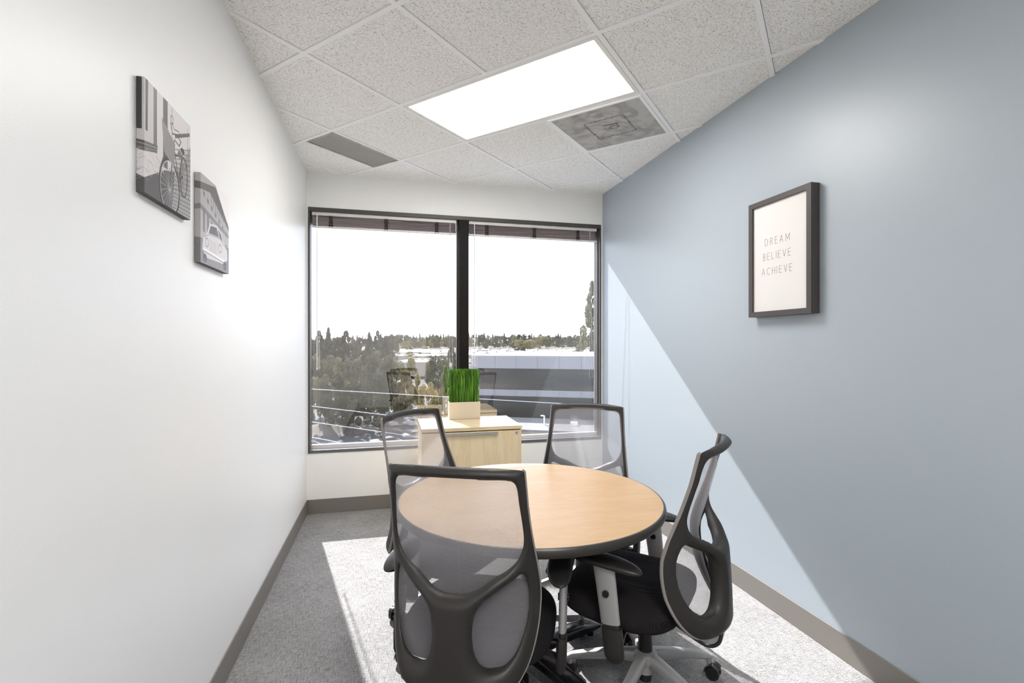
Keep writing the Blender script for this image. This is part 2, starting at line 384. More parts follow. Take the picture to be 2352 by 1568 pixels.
MB().box(WX0+.0142, .5533, YG-.003, YG+.003, WZ0+.05, WZ1-.03).build('glass_pane', M['glass'], win, smooth=False)
MB().box(.6502, WX1-.0205, YG-.003, YG+.003, WZ0+.05, WZ1-.03).build('glass_pane', M['glass'], win, smooth=False)

def blind(x0, x1, knots, wand_x, wand_z, cord_x, label):
    y = 4.212
    t = thing('window_blind', label, 'blind', ((x0+x1)/2, y, 2.29), 0, 'raised window blinds')
    cx = (x0+x1)/2
    X0, X1 = x0-cx, x1-cx
    MB().box(X0, X1, -.013, .013, .098, .124, bev=.002).build('headrail', M['blind_rail'], t, smooth=False)
    st = MB(); rs = random.Random(int(x0*10)+5)
    for i in range(15):
        z = .017+i*.0052; n = 60; ph = rs.uniform(0, 6); am = rs.uniform(.0004, .0016); vs = []; fs = []
        for k in range(n+1):
            x = X0+.004+(X1-X0-.008)*k/n
            dz = am*math.sin(ph+x*rs.uniform(9.9, 10.1))
            for j, (yy, zz) in enumerate(((-.0125, -.001), (-.006, .0012), (0, .0018), (.006, .0012), (.0125, -.001))): vs.append((x, yy, z+dz+zz))
        for k in range(n):
            for j in range(4): fs.append((k*5+j, k*5+j+1, (k+1)*5+j+1, (k+1)*5+j))
        o_ = len(vs); vs2 = [(a_, b_, c_-.0009) for a_, b_, c_ in vs]
        st.add(vs, fs); st.add(vs2, [tuple(reversed(f)) for f in fs])
    st.build('slat_stack', M['slat'], t)
    MB().box(X0, X1, -.0125, .0125, 0, .013, bev=.003).build('bottom_rail', M['blind_rail'], t, smooth=False)
    for kx in knots:
        kb = MB(); rs2 = random.Random(int(kx*100))
        for q in range(16):
            zz = .014+q*.0052; ww = rs2.uniform(.009, .020)
            kb.sweep([(kx-cx-ww, -.0145, zz), (kx-cx, -.019-rs2.random()*.004, zz+rs2.uniform(-.002, .002)), (kx-cx+ww, -.0145, zz)], .0024, 5)
        for s_ in (-.012, .012): kb.box(kx-cx+s_-.001, kx-cx+s_+.001, -.0155, -.0135, -.004, .098)
        kb.build('ladder_cord', M['ladder'], t)
    wb = MB().sweep([(wand_x-cx, -.021, .098), (wand_x-cx, -.0215, wand_z-2.29)], .0036, 8)
    wb.cyl((wand_x-cx, -.0215), .0052, .0052, wand_z-2.30, wand_z-2.285, 8); wb.box(wand_x-cx-.003, wand_x-cx+.003, -.022, -.013, .094, .102)
    wb.build('tilt_wand', M['wand'], t)
    cb = MB()
    for s_, e_ in ((-.003, -.001), (.004, .022)):
        cb.sweep([(cord_x-cx+s_, -.017, .10), (cord_x-cx+s_+e_*.3, -.018, -.4), (cord_x-cx+s_+e_*.8, -.018, -1.0), (cord_x-cx+s_+e_, -.017, -1.25)], .0011, 5)
    cb.build('pull_cord', M['cord'], t)
blind(-.612, .549, (-.467, -.035, .38), -.571, 1.158, .492, 'raised bronze slat blind at the top of the left, wider window pane')
blind(.656, 1.840, (.812, 1.242, 1.655), .703, 1.173, 1.77, 'raised bronze slat blind at the top of the right window pane')

# ---------------------------------------------------------------- cabinet
CX0, CX1, CY0, CY1, CZ = .214, .955, 3.55, 4.065, .747
t = thing('storage_cabinet', 'pale maple file cabinet standing under the window behind the table', 'cabinet', ((CX0+CX1)/2, (CY0+CY1)/2, 0))
hx, hy = (CX1-CX0)/2, (CY1-CY0)/2
MB().box(-hx+.002, hx-.002, -hy+.022, hy-.002, .0, CZ-.031, bev=.001).build('body', M['cab_wood'], t, smooth=False)
MB().box(-hx, hx, -hy, hy, CZ-.026, CZ, bev=.0015).build('top', M['cab_top'], t, smooth=False)
M['wgap'] = mat('dark_reveal', (.05, .035, .02), .8)
MB().box(-hx+.01, hx-.01, -hy+.012, hy-.01, CZ-.031, CZ-.026).build('reveal', M['wgap'], t, smooth=False)
dr = MB().box(-hx+.004, hx-.004, -hy+.003, -hy+.0215, .36, CZ-.034, bev=.0012).build('drawer', M['cab_wood'], t, smooth=False)
MB().box(-.20, .185, -hy-.012, -hy-.008, CZ-.056, CZ-.041, bev=.001).box(-.20, .185, -hy-.012, -hy+.003, CZ-.043, CZ-.040).build('handle', M['silver'], dr, smooth=False)
lk = MB().sweep([(hx-.042, -hy+.004, CZ-.052), (hx-.042, -hy-.002, CZ-.052)], .008, 16, up=(0, 0, 1)); lk.box(hx-.043, hx-.041, -hy-.0026, -hy-.002, CZ-.057, CZ-.047)
lk.build('lock', M['lock'], dr)
dr2 = MB().box(-hx+.004, hx-.004, -hy+.003, -hy+.0215, .035, .356, bev=.0012).build('drawer', M['cab_wood'], t, smooth=False)
MB().box(-.20, .185, -hy-.012, -hy-.008, .33, .345, bev=.001).box(-.20, .185, -hy-.012, -hy+.003, .343, .346).build('handle', M['silver'], dr2, smooth=False)

# planter ------------------------------------------------------
PX0, PX1, PY0, PY1 = .459, .711, 3.955, 4.055
t = thing('potted_grass', 'rectangular cream planter of tall green grass on top of the maple cabinet', 'plant', ((PX0+PX1)/2, (PY0+PY1)/2, CZ))
hx, hy, ph, tw = (PX1-PX0)/2, (PY1-PY0)/2, .137, .004
p = MB()
ix, iy = hx-tw, hy-tw
vs = [(x*hx, y*hy, z) for z in (0.0015, ph) for x, y in ((-1,-1),(1,-1),(1,1),(-1,1))]+[(x*ix, y*iy, z) for z in (ph, .05) for x, y in ((-1,-1),(1,-1),(1,1),(-1,1))]
fs = [(3,2,1,0)]+[(i, (i+1) % 4, (i+1) % 4+4, i+4) for i in range(4)]+[(i+4, (i+1) % 4+4, (i+1) % 4+8, i+8) for i in range(4)]+[(i+8, (i+1) % 4+8, (i+1) % 4+12, i+12) for i in range(4)]+[(12,13,14,15)]
p.add(vs, fs); p.build('planter_box', M['pot'], t, smooth=False)
MB().box(-ix+.001, ix-.001, -iy+.001, iy-.001, .052, ph-.012).build('soil', M['soil'], t, smooth=False)
gr = MB(); rs = random.Random(5)
for i in range(1050):
    x, y = rs.uniform(-ix+.004, ix-.004), rs.uniform(-iy+.004, iy-.004); hgt = rs.gauss(.262, .004); hgt = min(hgt, .268)
    if rs.random() < .04: hgt = rs.uniform(.15, .25)
    ang = rs.uniform(0, PI); ww = rs.uniform(.0014, .0027); lx, ly = rs.gauss(0, .004), rs.gauss(0, .004)
    if rs.random() < .03: lx *= 5
    dx, dy = math.cos(ang)*ww, math.sin(ang)*ww; vs = []
    z0 = ph-.014
    for u, k in ((0, .6), (.35, 1), (.7, .9), (1, .35)):
        qx = max(-hx+.002, min(hx+.006, x+lx*u*u*2)); qy = y+ly*u*u*2; z = z0+(hgt+.137-.0-z0+.0-0.0)*u*1.0 if False else z0+(hgt+.0145)*u
        vs += [(qx-dx*k, qy-dy*k, z), (qx+dx*k, qy+dy*k, z)]
    gr.add(vs, [(0,1,3,2),(2,3,5,4),(4,5,7,6)])
for sx in (-1, 1):   # stray bent blades at the sides
    for zt in (.21, .14):
        pts = [(sx*(ix-.004), rs.uniform(-.03, .03), ph-.01)]
        for u in (.3, .6, .8, 1): pts.append((sx*(ix-.004+.03*u**3), pts[0][1], ph+zt*u-.0*u))
        for a_, b_ in zip(pts, pts[1:]): gr.add([(a_[0]-.001, a_[1], a_[2]), (a_[0]+.001, a_[1], a_[2]), (b_[0]+.001, b_[1], b_[2]), (b_[0]-.001, b_[1], b_[2])], [(0,1,2,3)])
gr.build('grass', M['grass'], t, smooth=False)['kind'] = 'stuff'

# ---------------------------------------------------------------- table
TX, TY, TR, TZ = .562, 1.968, .543, .73
t = thing('round_table', 'round maple meeting table with a black rubber edge in the room centre', 'table', (TX, TY, 0))
MB().lathe([(0, TZ-.004), (0, TZ)]+[(TR-.010, TZ), (TR-.010, TZ-.004)], 128).build('tabletop', M['table_wood'], t)
prof = [(TR-.010, TZ), (TR-.004, TZ-.001), (TR, TZ-.006), (TR+.002, TZ-.016), (TR, TZ-.027), (TR-.006, TZ-.033), (TR-.02, TZ-.034), (0, TZ-.034), (0, TZ-.004), (TR-.010, TZ-.004)]
MB().lathe(prof, 128).build('edge_band', M['edge_black'], t)
MB().cyl((0, 0), .038, .038, .075, TZ-.05, 32).cyl((0, 0), .05, .05, .06, .11, 32).build('pedestal', M['gloss_black'], t)
MB().box(-.20, .20, -.03, .03, TZ-.052, TZ-.034).box(-.03, .03, -.20, .20, TZ-.052, TZ-.034).build('top_bracket', M['gloss_black'], t, smooth=False)
for k in range(4):
    a = math.radians(27+90*k); dx, dy = math.cos(a), math.sin(a)
    path = []; rad = []
    for u in (0, .25, .5, .75, .92, 1.0):
        r_ = .02+.40*u; z = .088-.046*u**1.3; path.append((dx*r_, dy*r_, z)); rad.append((.040-.003*u, .026-.010*u if u < 1 else .006))
    lg = MB().sweep(path, rad, 20, sq=.4).build('leg', M['gloss_black'], t)
    MB().cyl((dx*.385, dy*.385), .019, .016, .03, .002, 14).build('glide', M['rubber'], lg)

# ---------------------------------------------------------------- office chair
def catmull(pts, n=8, closed=True):
    P = np.array(pts, float); k = len(P); out = []
    for i in range(k if closed else k-1):
        p0, p1, p2, p3 = (P[(i-1) % k], P[i], P[(i+1) % k], P[(i+2) % k]) if closed else (P[max(i-1, 0)], P[i], P[i+1], P[min(i+2, k-1)])
        for j in range(n):
            u = j/n
            out.append(.5*((2*p1)+(-p0+p2)*u+(2*p0-5*p1+4*p2-p3)*u*u+(-p0+3*p1-3*p2+p3)*u**3))
    if not closed: out.append(P[-1])
    return np.array(out)
def mirror(half):   # half: list from top centre to bottom centre, x>=0
    return half+[(-x, z) for x, z in reversed(half) if abs(x) > 1e-9]
outer_h = [(0, 1.012), (.08, 1.011), (.15, 1.007), (.192, 1.002), (.2045, .997), (.2065, .985), (.209, .94), (.213, .86), (.220, .78), (.229, .70), (.236, .63), (.2365, .57), (.230, .50), (.216, .437), (.195, .392), (.165, .364), (.11, .354), (.05, .351), (0, .351)]
U_h = [(0, .978), (.10, .975), (.155, .972), (.175, .965), (.184, .945), (.188, .90), (.194, .84), (.197, .79), (.192, .755), (.176, .722), (.150, .700), (.115, .682), (.07, .655), (.035, .643), (0, .640)]
hole_h = [(.187, .680), (.198, .668), (.206, .635), (.2085, .59), (.204, .54), (.192, .495), (.172, .455), (.145, .433), (.115, .428), (.088, .437), (.070, .462), (.060, .505), (.059, .55), (.068, .592), (.092, .625), (.128, .648), (.165, .668)]
outer = catmull(mirror(outer_h), 6); Uop = catmull(mirror(U_h), 6); hR = catmull(hole_h, 6); hL = hR*[-1, 1]
def inside(poly, X, Z):
    r = np.zeros(X.shape, bool); k = len(poly)
    for i in range(k):
        x1, z1 = poly[i]; x2, z2 = poly[(i+1) % k]
        c_ = ((z1 > Z) != (z2 > Z))
        with np.errstate(divide='ignore', invalid='ignore'): xi = (x2-x1)*(Z-z1)/(z2-z1+1e-15)+x1
        r ^= c_ & (X < xi)
    return r
def pdist(poly, X, Z):
    d_ = np.full(X.shape, 9.)
    for i in range(len(poly)):
        a_ = poly[i]; b_ = poly[(i+1) % len(poly)]; e_ = b_-a_; l2 = e_@e_
        if l2 < 1e-14: continue
        u = np.clip(((X-a_[0])*e_[0]+(Z-a_[1])*e_[1])/l2, 0, 1)
        d_ = np.minimum(d_, np.hypot(X-a_[0]-u*e_[0], Z-a_[1]-u*e_[1]))
    return d_
EZ = [.30, .36, .42, .50, .57, .63, .70, .80, .90, 1.005]
EY = [-.235, -.205, -.175, -.142, -.130, -.130, -.150, -.188, -.220, -.245]
SY = [-.292, -.292, -.290, -.287, -.283, -.278, -.268, -.262, -.268, -.290]
EW = [.19, .20, .215, .23, .2365, .236, .229, .218, .211, .205]
def edge_y(z): return np.interp(z, EZ, EY)
def sy(x, z):
    e_ = np.interp(z, EZ, EY); s_ = np.interp(z, EZ, SY); w_ = np.interp(z, EZ, EW)
    k = np.clip(np.abs(x)/w_, 0, 1.1)
    return s_+(e_-s_)*(k**2.2)
def mesh_y(x, z):
    e_ = np.interp(z, EZ, EY); w_ = np.interp(z, EZ, EW); k = np.clip(np.abs(x)/w_, 0, 1)
    s_ = np.interp(z, EZ, SY); k = np.clip(k/.93, 0, 1)
    bow = np.interp(z, [.4, .5, .65, .9, .99], [.060, .058, .035, .03, .022])
    return s_+(e_-s_)*.852+.003-bow*(1-k**2)

def grid_surface(sd_fn, x0, x1, z0, z1, st):
    nx, nz = int((x1-x0)/st)+2, int((z1-z0)/st)+2
    xs = x0+np.arange(nx)*st; zs = z0+np.arange(nz)*st; X, Z = np.meshgrid(xs, zs, indexing='ij'); S = sd_fn(X, Z)
    S = np.where(np.abs(S) < 1e-6, 1e-6, S)
    verts = []; key = {}; faces = []
    def corner(i, j):
        k = ('c', i, j)
        if k not in key: key[k] = len(verts); verts.append((X[i, j], Z[i, j], S[i, j]))
        return key[k]
    def cross(i, j, p, q):
        k = ('e',)+tuple(sorted(((i, j), (p, q))))
        if k not in key:
            a_, b_ = S[i, j], S[p, q]; u = a_/(a_-b_); u = min(max(u, .02), .98)
            key[k] = len(verts); verts.append((X[i, j]+(X[p, q]-X[i, j])*u, Z[i, j]+(Z[p, q]-Z[i, j])*u, 0.))
        return key[k]
    for i in range(nx-1):
        for j in range(nz-1):
            cs = [(i, j), (i+1, j), (i+1, j+1), (i, j+1)]; ins = [S[c_] > 0 for c_ in cs]
            if not any(ins): continue
            poly = []
            for k in range(4):
                if ins[k]: poly.append(corner(*cs[k]))
                if ins[k] != ins[(k+1) % 4]: poly.append(cross(*cs[k], *cs[(k+1) % 4]))
            if len(poly) >= 3: faces.append(poly)
    return verts, faces
def frame_sd(X, Z):
    ins = inside(outer, X, Z); d_ = np.where(ins, pdist(outer, X, Z), -pdist(outer, X, Z))
    for h_ in (Uop, hR, hL):
        hi = inside(h_, X, Z); dh = pdist(h_, X, Z); d_ = np.minimum(d_, np.where(hi, -dh, dh))
    return d_
def chair():
    t = thing('office_chair', 'x', 'chair')
    up = []
    # frame
    vs, fs = grid_surface(frame_sd, -.245, .245, .325, 1.02, .0042)
    front = []; back = []
    for x, z, s_ in vs:
        y = float(sy(x, z)); k = min(s_/.030, 1); k2 = min(s_/.010, 1)
        bk = .019*(1-(1-k)**2.0)+.003*(1-(1-k2)**2)
        bk *= 1 if abs(x) < .16 else 1-.35*min((abs(x)-.16)/.06, 1)
        k3 = min(s_/.009, 1); fd = .034*(1 if abs(x) < .12 else max(1-(abs(x)-.12)/.09, .15))*float(np.interp(z, [.34, .42, .75, .9], [.35, 1, 1, .5]))
        b4 = min(.012, fd*.35); k4 = b4 if s_ == 0. else b4+(fd-b4)*(1-(1-k3)**2)
        front.append((x, y+k4, z)); back.append((x, y-bk, z))
    V = front[:]; idx = []
    for i, (x, z, s_) in enumerate(vs):
        if s_ == 0.: idx.append(i)
        else: idx.append(len(V)); V.append(back[i])
    mb = MB().add(V, [tuple(f) for f in fs]+[tuple(idx[k] for k in reversed(f)) for f in fs])
    o = mb.build('back_frame', M['plastic'], t, angle=70); up.append(o)
    # mesh panel
    inner = catmull(mirror([(x*.935, z-.024 if z > .975 else z) for x, z in outer_h if z > .42]+[(.165, .385), (.12, .378), (0, .376)]), 6)
    def msd(X, Z): return np.where(inside(inner, X, Z), 1, -1)*pdist(inner, X, Z)
    vs, fs = grid_surface(msd, -.24, .24, .37, 1.01, .010)
    o = MB().add([(x, float(mesh_y(x, z)), z) for x, z, s_ in vs], [tuple(f) for f in fs]).build('back_mesh', M['mesh'], t, angle=180); up.append(o)
    # light piping round the front edge of the frame
    oh = [p_ for p_ in catmull(outer_h, 9, False) if p_[1] < 1.0]
    pp = [(x, float(sy(x, z))+.005, z) for x, z in oh]
    for sx in (1, -1):
        o = MB().sweep([(sx*x, y, z) for x, y, z in pp], (.0032, .006), 8, up=(0, 1, 0)).build('edge_piping', M['trim_grey'], t); up.append(o)
    # seat cushion
    n, m_ = 56, 28; V = []; Fc = []
    for j in range(m_+1):
        ph_ = -PI/2+PI*j/m_; cz = math.copysign(abs(math.sin(ph_))**.75, math.sin(ph_)); cr = max(math.cos(ph_), 0)**.42
        for i in range(n):
            w_ = 2*PI*i/n; cx_, cy_ = math.copysign(abs(math.cos(w_))**.46, math.cos(w_)), math.copysign(abs(math.sin(w_))**.46, math.sin(w_))
            x, y = .262*cx_*cr, .228*cy_*cr
            if y < 0: x *= 1-.18*(y/.228)**2
            else: x *= 1-.05*(y/.245)**2
            z = .422+(.050 if cz > 0 else .082)*cz*(1 if cz > 0 else (.42+.5*min(max((.2-y)/.4, 0), 1)))
            z -= .75*max(y-.12, 0)**2
            z -= .030*(abs(x)/.25)**3+.0* .012*math.cos(min(abs(y)/.2, 1.5))*(1 if cz > 0 else 0)
            V.append((x, y+.055, z))
    for j in range(m_):
        for i in range(n): Fc.append((j*n+i, j*n+(i+1) % n, (j+1)*n+(i+1) % n, (j+1)*n+i))
    o = MB().add(V, Fc).build('seat', M['seat'], t, angle=80); up.append(o)
    # mechanism and back bracket
    mb = MB().box(-.085, .085, -.13, .09, .318, .378, bev=.012).box(-.19, .19, -.06, .06, .366, .382, bev=.006)
    mb.sweep([(.07, .03, .345), (.19, .04, .345), (.24, .045, .35)], (.005, .005), 8).sweep([(.235, .045, .35), (.275, .048, .352)], (.011, .006), 8)
    o = mb.build('tilt_mechanism', M['rubber'], t); up.append(o)
    mb = MB()
    path = [(0, -.10, .335), (0, -.17, .310), (0, -.225, .292), (0, -.262, .296), (0, -.285, .325), (0, -.285, .40)]
    mb.sweep(path, [(.05, .010), (.055, .010), (.06, .010), (.062, .010), (.06, .010), (.05, .008)], 16, up=(1, 0, 0.001), sq=.6) if False else None
    VV = []; FF = []
    wd = [.07, .085, .095, .098, .088, .05]
    wd = list(catmull([(w_, 0) for w_ in wd], 5, False)[:, 0]*.82); path = [(0, float(a_), float(b_)) for a_, b_ in catmull([(p_[1], p_[2]+.012) for p_ in path], 5, False)]; K = len(path)
    for i, (p_, w_) in enumerate(zip(path, wd)):
        nx_ = Vector(path[min(i+1, K-1)])-Vector(path[max(i-1, 0)]); nrm = Vector((0, -nx_.z, nx_.y)).normalized()*.007
        for sx in (-1, 1):
            for sg in (-1, 1): VV.append((sx*w_, p_[1]+nrm.y*sg*sx, p_[2]+nrm.z*sg*sx))
    for i in range(K-1):
        b0 = i*4; b1 = b0+4
        for k in range(4): FF.append((b0+k, b0+(k+1) % 4, b1+(k+1) % 4, b1+k))
    FF += [(0, 1, 2, 3), (4*K-1, 4*K-2, 4*K-3, 4*K-4)]
    mb.add(VV, FF); o = mb.build('back_bracket', M['silver'], t, angle=50); up.append(o)
    mb = MB()
    for sx in (-1, 1): mb.sweep([(sx*w_*1.0, p_[1], p_[2]) for p_, w_ in zip(path, wd)], .006, 8)
    mb.build('bracket_rim', M['rubber'], o)
    # arms
    for sx in (-1, 1):
        ax = sx*.292
        mb = MB().sweep([(ax, .058, .592), (ax, .055, .57), (ax-sx*.002, .034, .40)], [(.039, .0125), (.038, .0135), (.034, .0135)], 20, up=(1, 0, 0), sq=.8)
        post = mb.build('armrest', M['silver'], t); up.append(post)
        pd = MB(); path = []; rad = []
        for k in range(15):
            u = (1-math.cos(PI*k/14))/2; y = -.075+.255*u
            wv = .047*max(1-abs(2*u-1)**2.6, 0)**.5
            x = ax-sx*.012*math.sin(PI*u)+sx*.0
            z = .610-.016*(1-u)**2-.004*u**4
            path.append((x, y, z)); rad.append((max(wv*(1.0-.12*(1-u)), .002), max(.0165*max(1-abs(2*u-1)**3, 0)**.5, .0015)))
        pd.sweep(path, rad, 20, sq=.8); pd.build('arm_pad', M['pad'], post)
        sv = MB().sweep([(ax-sx*.002, .035, .412), (ax-sx*.002, .032, .38)], [(.030, .0105), (.030, .0105)], 16, up=(1, 0, 0), sq=.7)
        sv.sweep([(ax-sx*.004, .031, .385), (ax-sx*.005, .027, .34), (ax-sx*.006, .022, .29), (ax-sx*.006, .020, .275), (ax-sx*.006, .019, .266)], [(.036, .017), (.037, .018), (.035, .017), (.028, .013), (.014, .006)], 18, up=(1, 0, 0), sq=.8)
        sv.sweep([(ax-sx*.012, .024, .305), (ax-sx*.10, .03, .33), (sx*.09, .03, .352)], [(.022, .010), (.022, .010), (.022, .010)], 12, sq=.7)
        sv.build('arm_sleeve', M['plastic'], post)
        MB().sweep([(ax-sx*.018, .046, .505), (ax+sx*.019, .046, .505)], .0115, 16, up=(0, 0, 1), sq=.85).build('height_button', M['rubber'], post)
    # column
    o = MB().cyl((0, 0), .014, .014, .19, .33, 20).build('gas_cylinder', M['chrome'], t)
    MB().cyl((0, 0), .0275, .026, .165, .235, 24).cyl((0, 0), .024, .024, .055, .17, 24).build('cylinder_sleeve', M['rubber'], o)
    MB().cyl((0, 0), .030, .030, .268, .318, 24).build('cylinder_collar', M['rubber'], o)
    # base
    sb = MB().lathe([(0, .085), (.030, .085), (.034, .12), (.046, .135), (.046, .160), (.034, .170), (0, .170)], 30)
    for k in range(5):
        a = 2*PI*k/5; dx, dy = math.cos(a), math.sin(a)
        path = []; rad = []
        for u in (0, .15, .4, .7, .93, 1):
            r_ = .035+.27*u; z = .143-.058*u**1.4; path.append((dx*r_, dy*r_, z)); rad.append((.021-.006*u, (.024-.0125*u) if u < 1 else .006))
        sb.sweep(path, rad, 14, sq=.55)
        sb.cyl((dx*.298, dy*.298), .013, .011, .09, .058, 14)
    base = sb.build('star_base', M['silver'], t)
    def caster_mb():
        c_ = MB()
        for s_ in (-1, 1):
            m0 = Matrix.Translation((-.018, s_*.015, .0285))@Matrix.Rotation(PI/2, 4, 'X')
            c_.lathe([(0, -.0095), (.018, -.0095), (.025, -.008), (.0275, -.004), (.0275, .004), (.025, .008), (.018, .0095), (0, .0095)], 26, m0)
        c_.box(-.02, .004, -.005, .005, .02, .056, bev=.003)
        # hood
        for s_ in (-1, 1):
            c_.sweep([(-.018+.030*math.cos(w_), s_*.015, .0285+.030*math.sin(w_)) for w_ in [PI*.05+PI*.8*i/8 for i in range(9)]], (.009, .0015), 8, up=(0, 1, 0)) if False else None
            VV = []; FF = []
            for i in range(10):
                w_ = -.15+PI*.85*i/9
                for rr, yy in ((.0295, .0025), (.0295, .0245), (.032, .0225), (.032, .0025)): VV.append((-.018+rr*math.cos(w_), s_*yy, .0285+rr*math.sin(w_)))
            for i in range(9):
                for q in range(4): FF.append((i*4+q, i*4+(q+1) % 4, (i+1)*4+(q+1) % 4, (i+1)*4+q))
            FF += [(0, 1, 2, 3), (39, 38, 37, 36)]; c_.add(VV, FF)
        return c_
    c0 = caster_mb().build('caster', M['rubber'], base)
    cast = [c0]
    for k in range(1, 5):
        c_ = c0.copy(); C.objects.link(c_); c_.parent = base; cast.append(c_)
    for k, c_ in enumerate(cast):
        a = 2*PI*k/5; c_.location = (.298*math.cos(a), .298*math.sin(a), 0); c_.rotation_euler = (0, 0, a+[.9, 2.1, -1.2, .5, 3.6][k])
    for o in up: o['up'] = 1
    return t
proto = chair()
ALLO += [o for o in bpy.data.objects]
def place(ch, x, y, face, base_deg, h, label, casters):
    ch.location = (x, y, 0); rz = math.atan2(face[1], face[0])-PI/2; ch.rotation_euler = (0, 0, rz); ch['label'] = label; ch['group'] = 'office chairs round the table'
    for o in bpy.data.objects:
        if o.parent == ch:
            if o.get('up'): o.location.z = h
            if o.name.startswith('star_base'):
                o.rotation_euler = (0, 0, math.radians(base_deg)-rz)
                cs = sorted([c_ for c_ in bpy.data.objects if c_.parent == o and c_.name.startswith('caster')], key=lambda q: math.atan2(q.location.y, q.location.x) % (2*PI))
                for c_, a in zip(cs, casters): c_.rotation_euler = (0, 0, math.radians(a-base_deg))
CH = [((.283, 1.65), (.418, .908), 48, 0.0, 'mesh back office chair nearest the camera, seen from behind, pushed under the table', (150, 200, 80, 20, 100)),
      ((.272, 2.33), (.70, -.71), 0, .012, 'mesh back office chair on the window side, left, in front of the cabinet', (60, 100, 60, 170, 80)),
      ((.975, 2.43), (-.50, -.866), 33, 0.0, 'mesh back office chair on the window side, right, by the sunlit wall', (150, 200, 80, 20, 100)),
      ((.964, 1.735), (-.70, .71), 4, 0.0, 'mesh back office chair in profile against the blue-grey wall, arms visible', (130, 60, 240, 190, 100))]
copies = [proto]+[copy_tree(proto) for _ in range(3)]
for ch, (p_, f_, b_, h_, lab, cs) in zip(copies, CH): place(ch, *p_, f_, b_, h_, lab, cs)
for o in bpy.data.objects:
    if 'up' in o: del o['up']

# ---------------------------------------------------------------- framed print
FX, FY0, FY1, FZ0, FZ1, FD, FW = XR, 1.829, 2.227, 1.4965, 2.089, .048, .026
t = thing('framed_print', 'dark framed white print reading DREAM BELIEVE ACHIEVE on the blue-grey wall', 'picture', (FX, (FY0+FY1)/2, FZ0))
hy, hz = (FY1-FY0)/2, FZ1-FZ0
fr = MB()
# mitred frame: loop of profile
pr = [(0, 0), (-FD, 0), (-FD, FW), (-FD+.012, FW), (-FD+.012, FW-.003), (0, FW-.003)]
cs = [(-hy, 0, 1, 1), (hy, 0, -1, 1), (hy, hz, -1, -1), (-hy, hz, 1, -1)]
VV = [(px_-.001, y+sy_*w_, z+sz_*w_) for y, z, sy_, sz_ in cs for px_, w_ in pr]
FF = [(i*6+k, i*6+(k+1) % 6, ((i+1) % 4)*6+(k+1) % 6, ((i+1) % 4)*6+k) for i in range(4) for k in range(6)]
fr.add(VV, FF); fr.build('frame', M['frame_dark'], t, smooth=False)
PXF = -FD+.010
pb = MB().box(PXF, PXF+.004, -hy+FW-.004, hy-FW+.004, FW-.004, hz-FW+.004).build('paper', M['paper'], t, smooth=False)
GL = {'D': [[(0,0),(0,1),(.2,1)]+[(.2+.42*math.sin(PI*i/12), .5+.5*math.cos(PI*i/12)) for i in range(1,12)]+[(.2,0),(0,0)]], 'R': [[(0,0),(0,1),(.25,1)]+[(.25+.25*math.sin(PI*i/10), .765+.235*math.cos(PI*i/10)) for i in range(1,10)]+[(.25,.53),(0,.53)],[(.25,.53),(.52,0)]],
 'E': [[(.5,1),(0,1),(0,0),(.5,0)],[(0,.52),(.45,.52)]], 'A': [[(0,0),(.34,1),(.68,0)],[(.12,.33),(.56,.33)]], 'M': [[(0,0),(.04,1),(.42,.25),(.8,1),(.84,0)]],
 'B': [[(0,0),(0,1),(.22,1)]+[(.22+.22*math.sin(PI*i/10), .77+.23*math.cos(PI*i/10)) for i in range(1,10)]+[(.22,.54),(0,.54)],[(.22,.54)]+[(.22+.28*math.sin(PI*i/10), .27+.27*math.cos(PI*i/10)) for i in range(1,10)]+[(.22,0),(0,0)]],
 'L': [[(0,1),(0,0),(.45,0)]], 'I': [[(0,0),(0,1)]], 'V': [[(0,1),(.32,0),(.64,1)]], 'C': [[(.40-.40*math.cos(math.radians(t_)), .5+.5*math.sin(math.radians(t_))) for t_ in range(130,-131,-13)]],
 'H': [[(0,0),(0,1)],[(.6,0),(.6,1)],[(0,.52),(.6,.52)]]}
def write(mb, text, y_left, y_right, z, hgt, sw=.0017):
    wd = {c_: max(p_[0] for s_ in GL[c_] for p_ in s_) for c_ in GL}
    tot = sum(wd[c_] for c_ in text)*hgt*.86; gap = ((y_left-y_right)-tot)/(len(text)-1); y = y_left
    for c_ in text:
        for s_ in GL[c_]:
            pts = [Vector((0, y-p_[0]*hgt*.86, z+p_[1]*hgt)) for p_ in s_]
            for a_, b_ in zip(pts, pts[1:]):
                d_ = (b_-a_).normalized(); n_ = Vector((0, -d_.z, d_.y))*sw/2; a2_, b2_ = a_-d_*sw/2, b_+d_*sw/2
                mb.add([(PXF-.0003, q.y, q.z) for q in (a2_-n_, b2_-n_, b2_+n_, a2_+n_)]+[(PXF+.0005, q.y, q.z) for q in (a2_-n_, b2_-n_, b2_+n_, a2_+n_)], [(0,1,2,3),(7,6,5,4),(0,4,5,1),(1,5,6,2),(2,6,7,3),(3,7,4,0)])
        y -= wd[c_]*hgt*.86+gap
tx = MB(); ym = (FY0+FY1)/2
write(tx, 'DREAM', 2.121-ym, 1.963-ym, 1.855-FZ0, .034); write(tx, 'BELIEVE', 2.134-ym, 1.957-ym, 1.782-FZ0, .034); write(tx, 'ACHIEVE', 2.143-ym, 1.949-ym, 1.707-FZ0, .034)
tx.build('lettering', M['ink'], t, smooth=False)

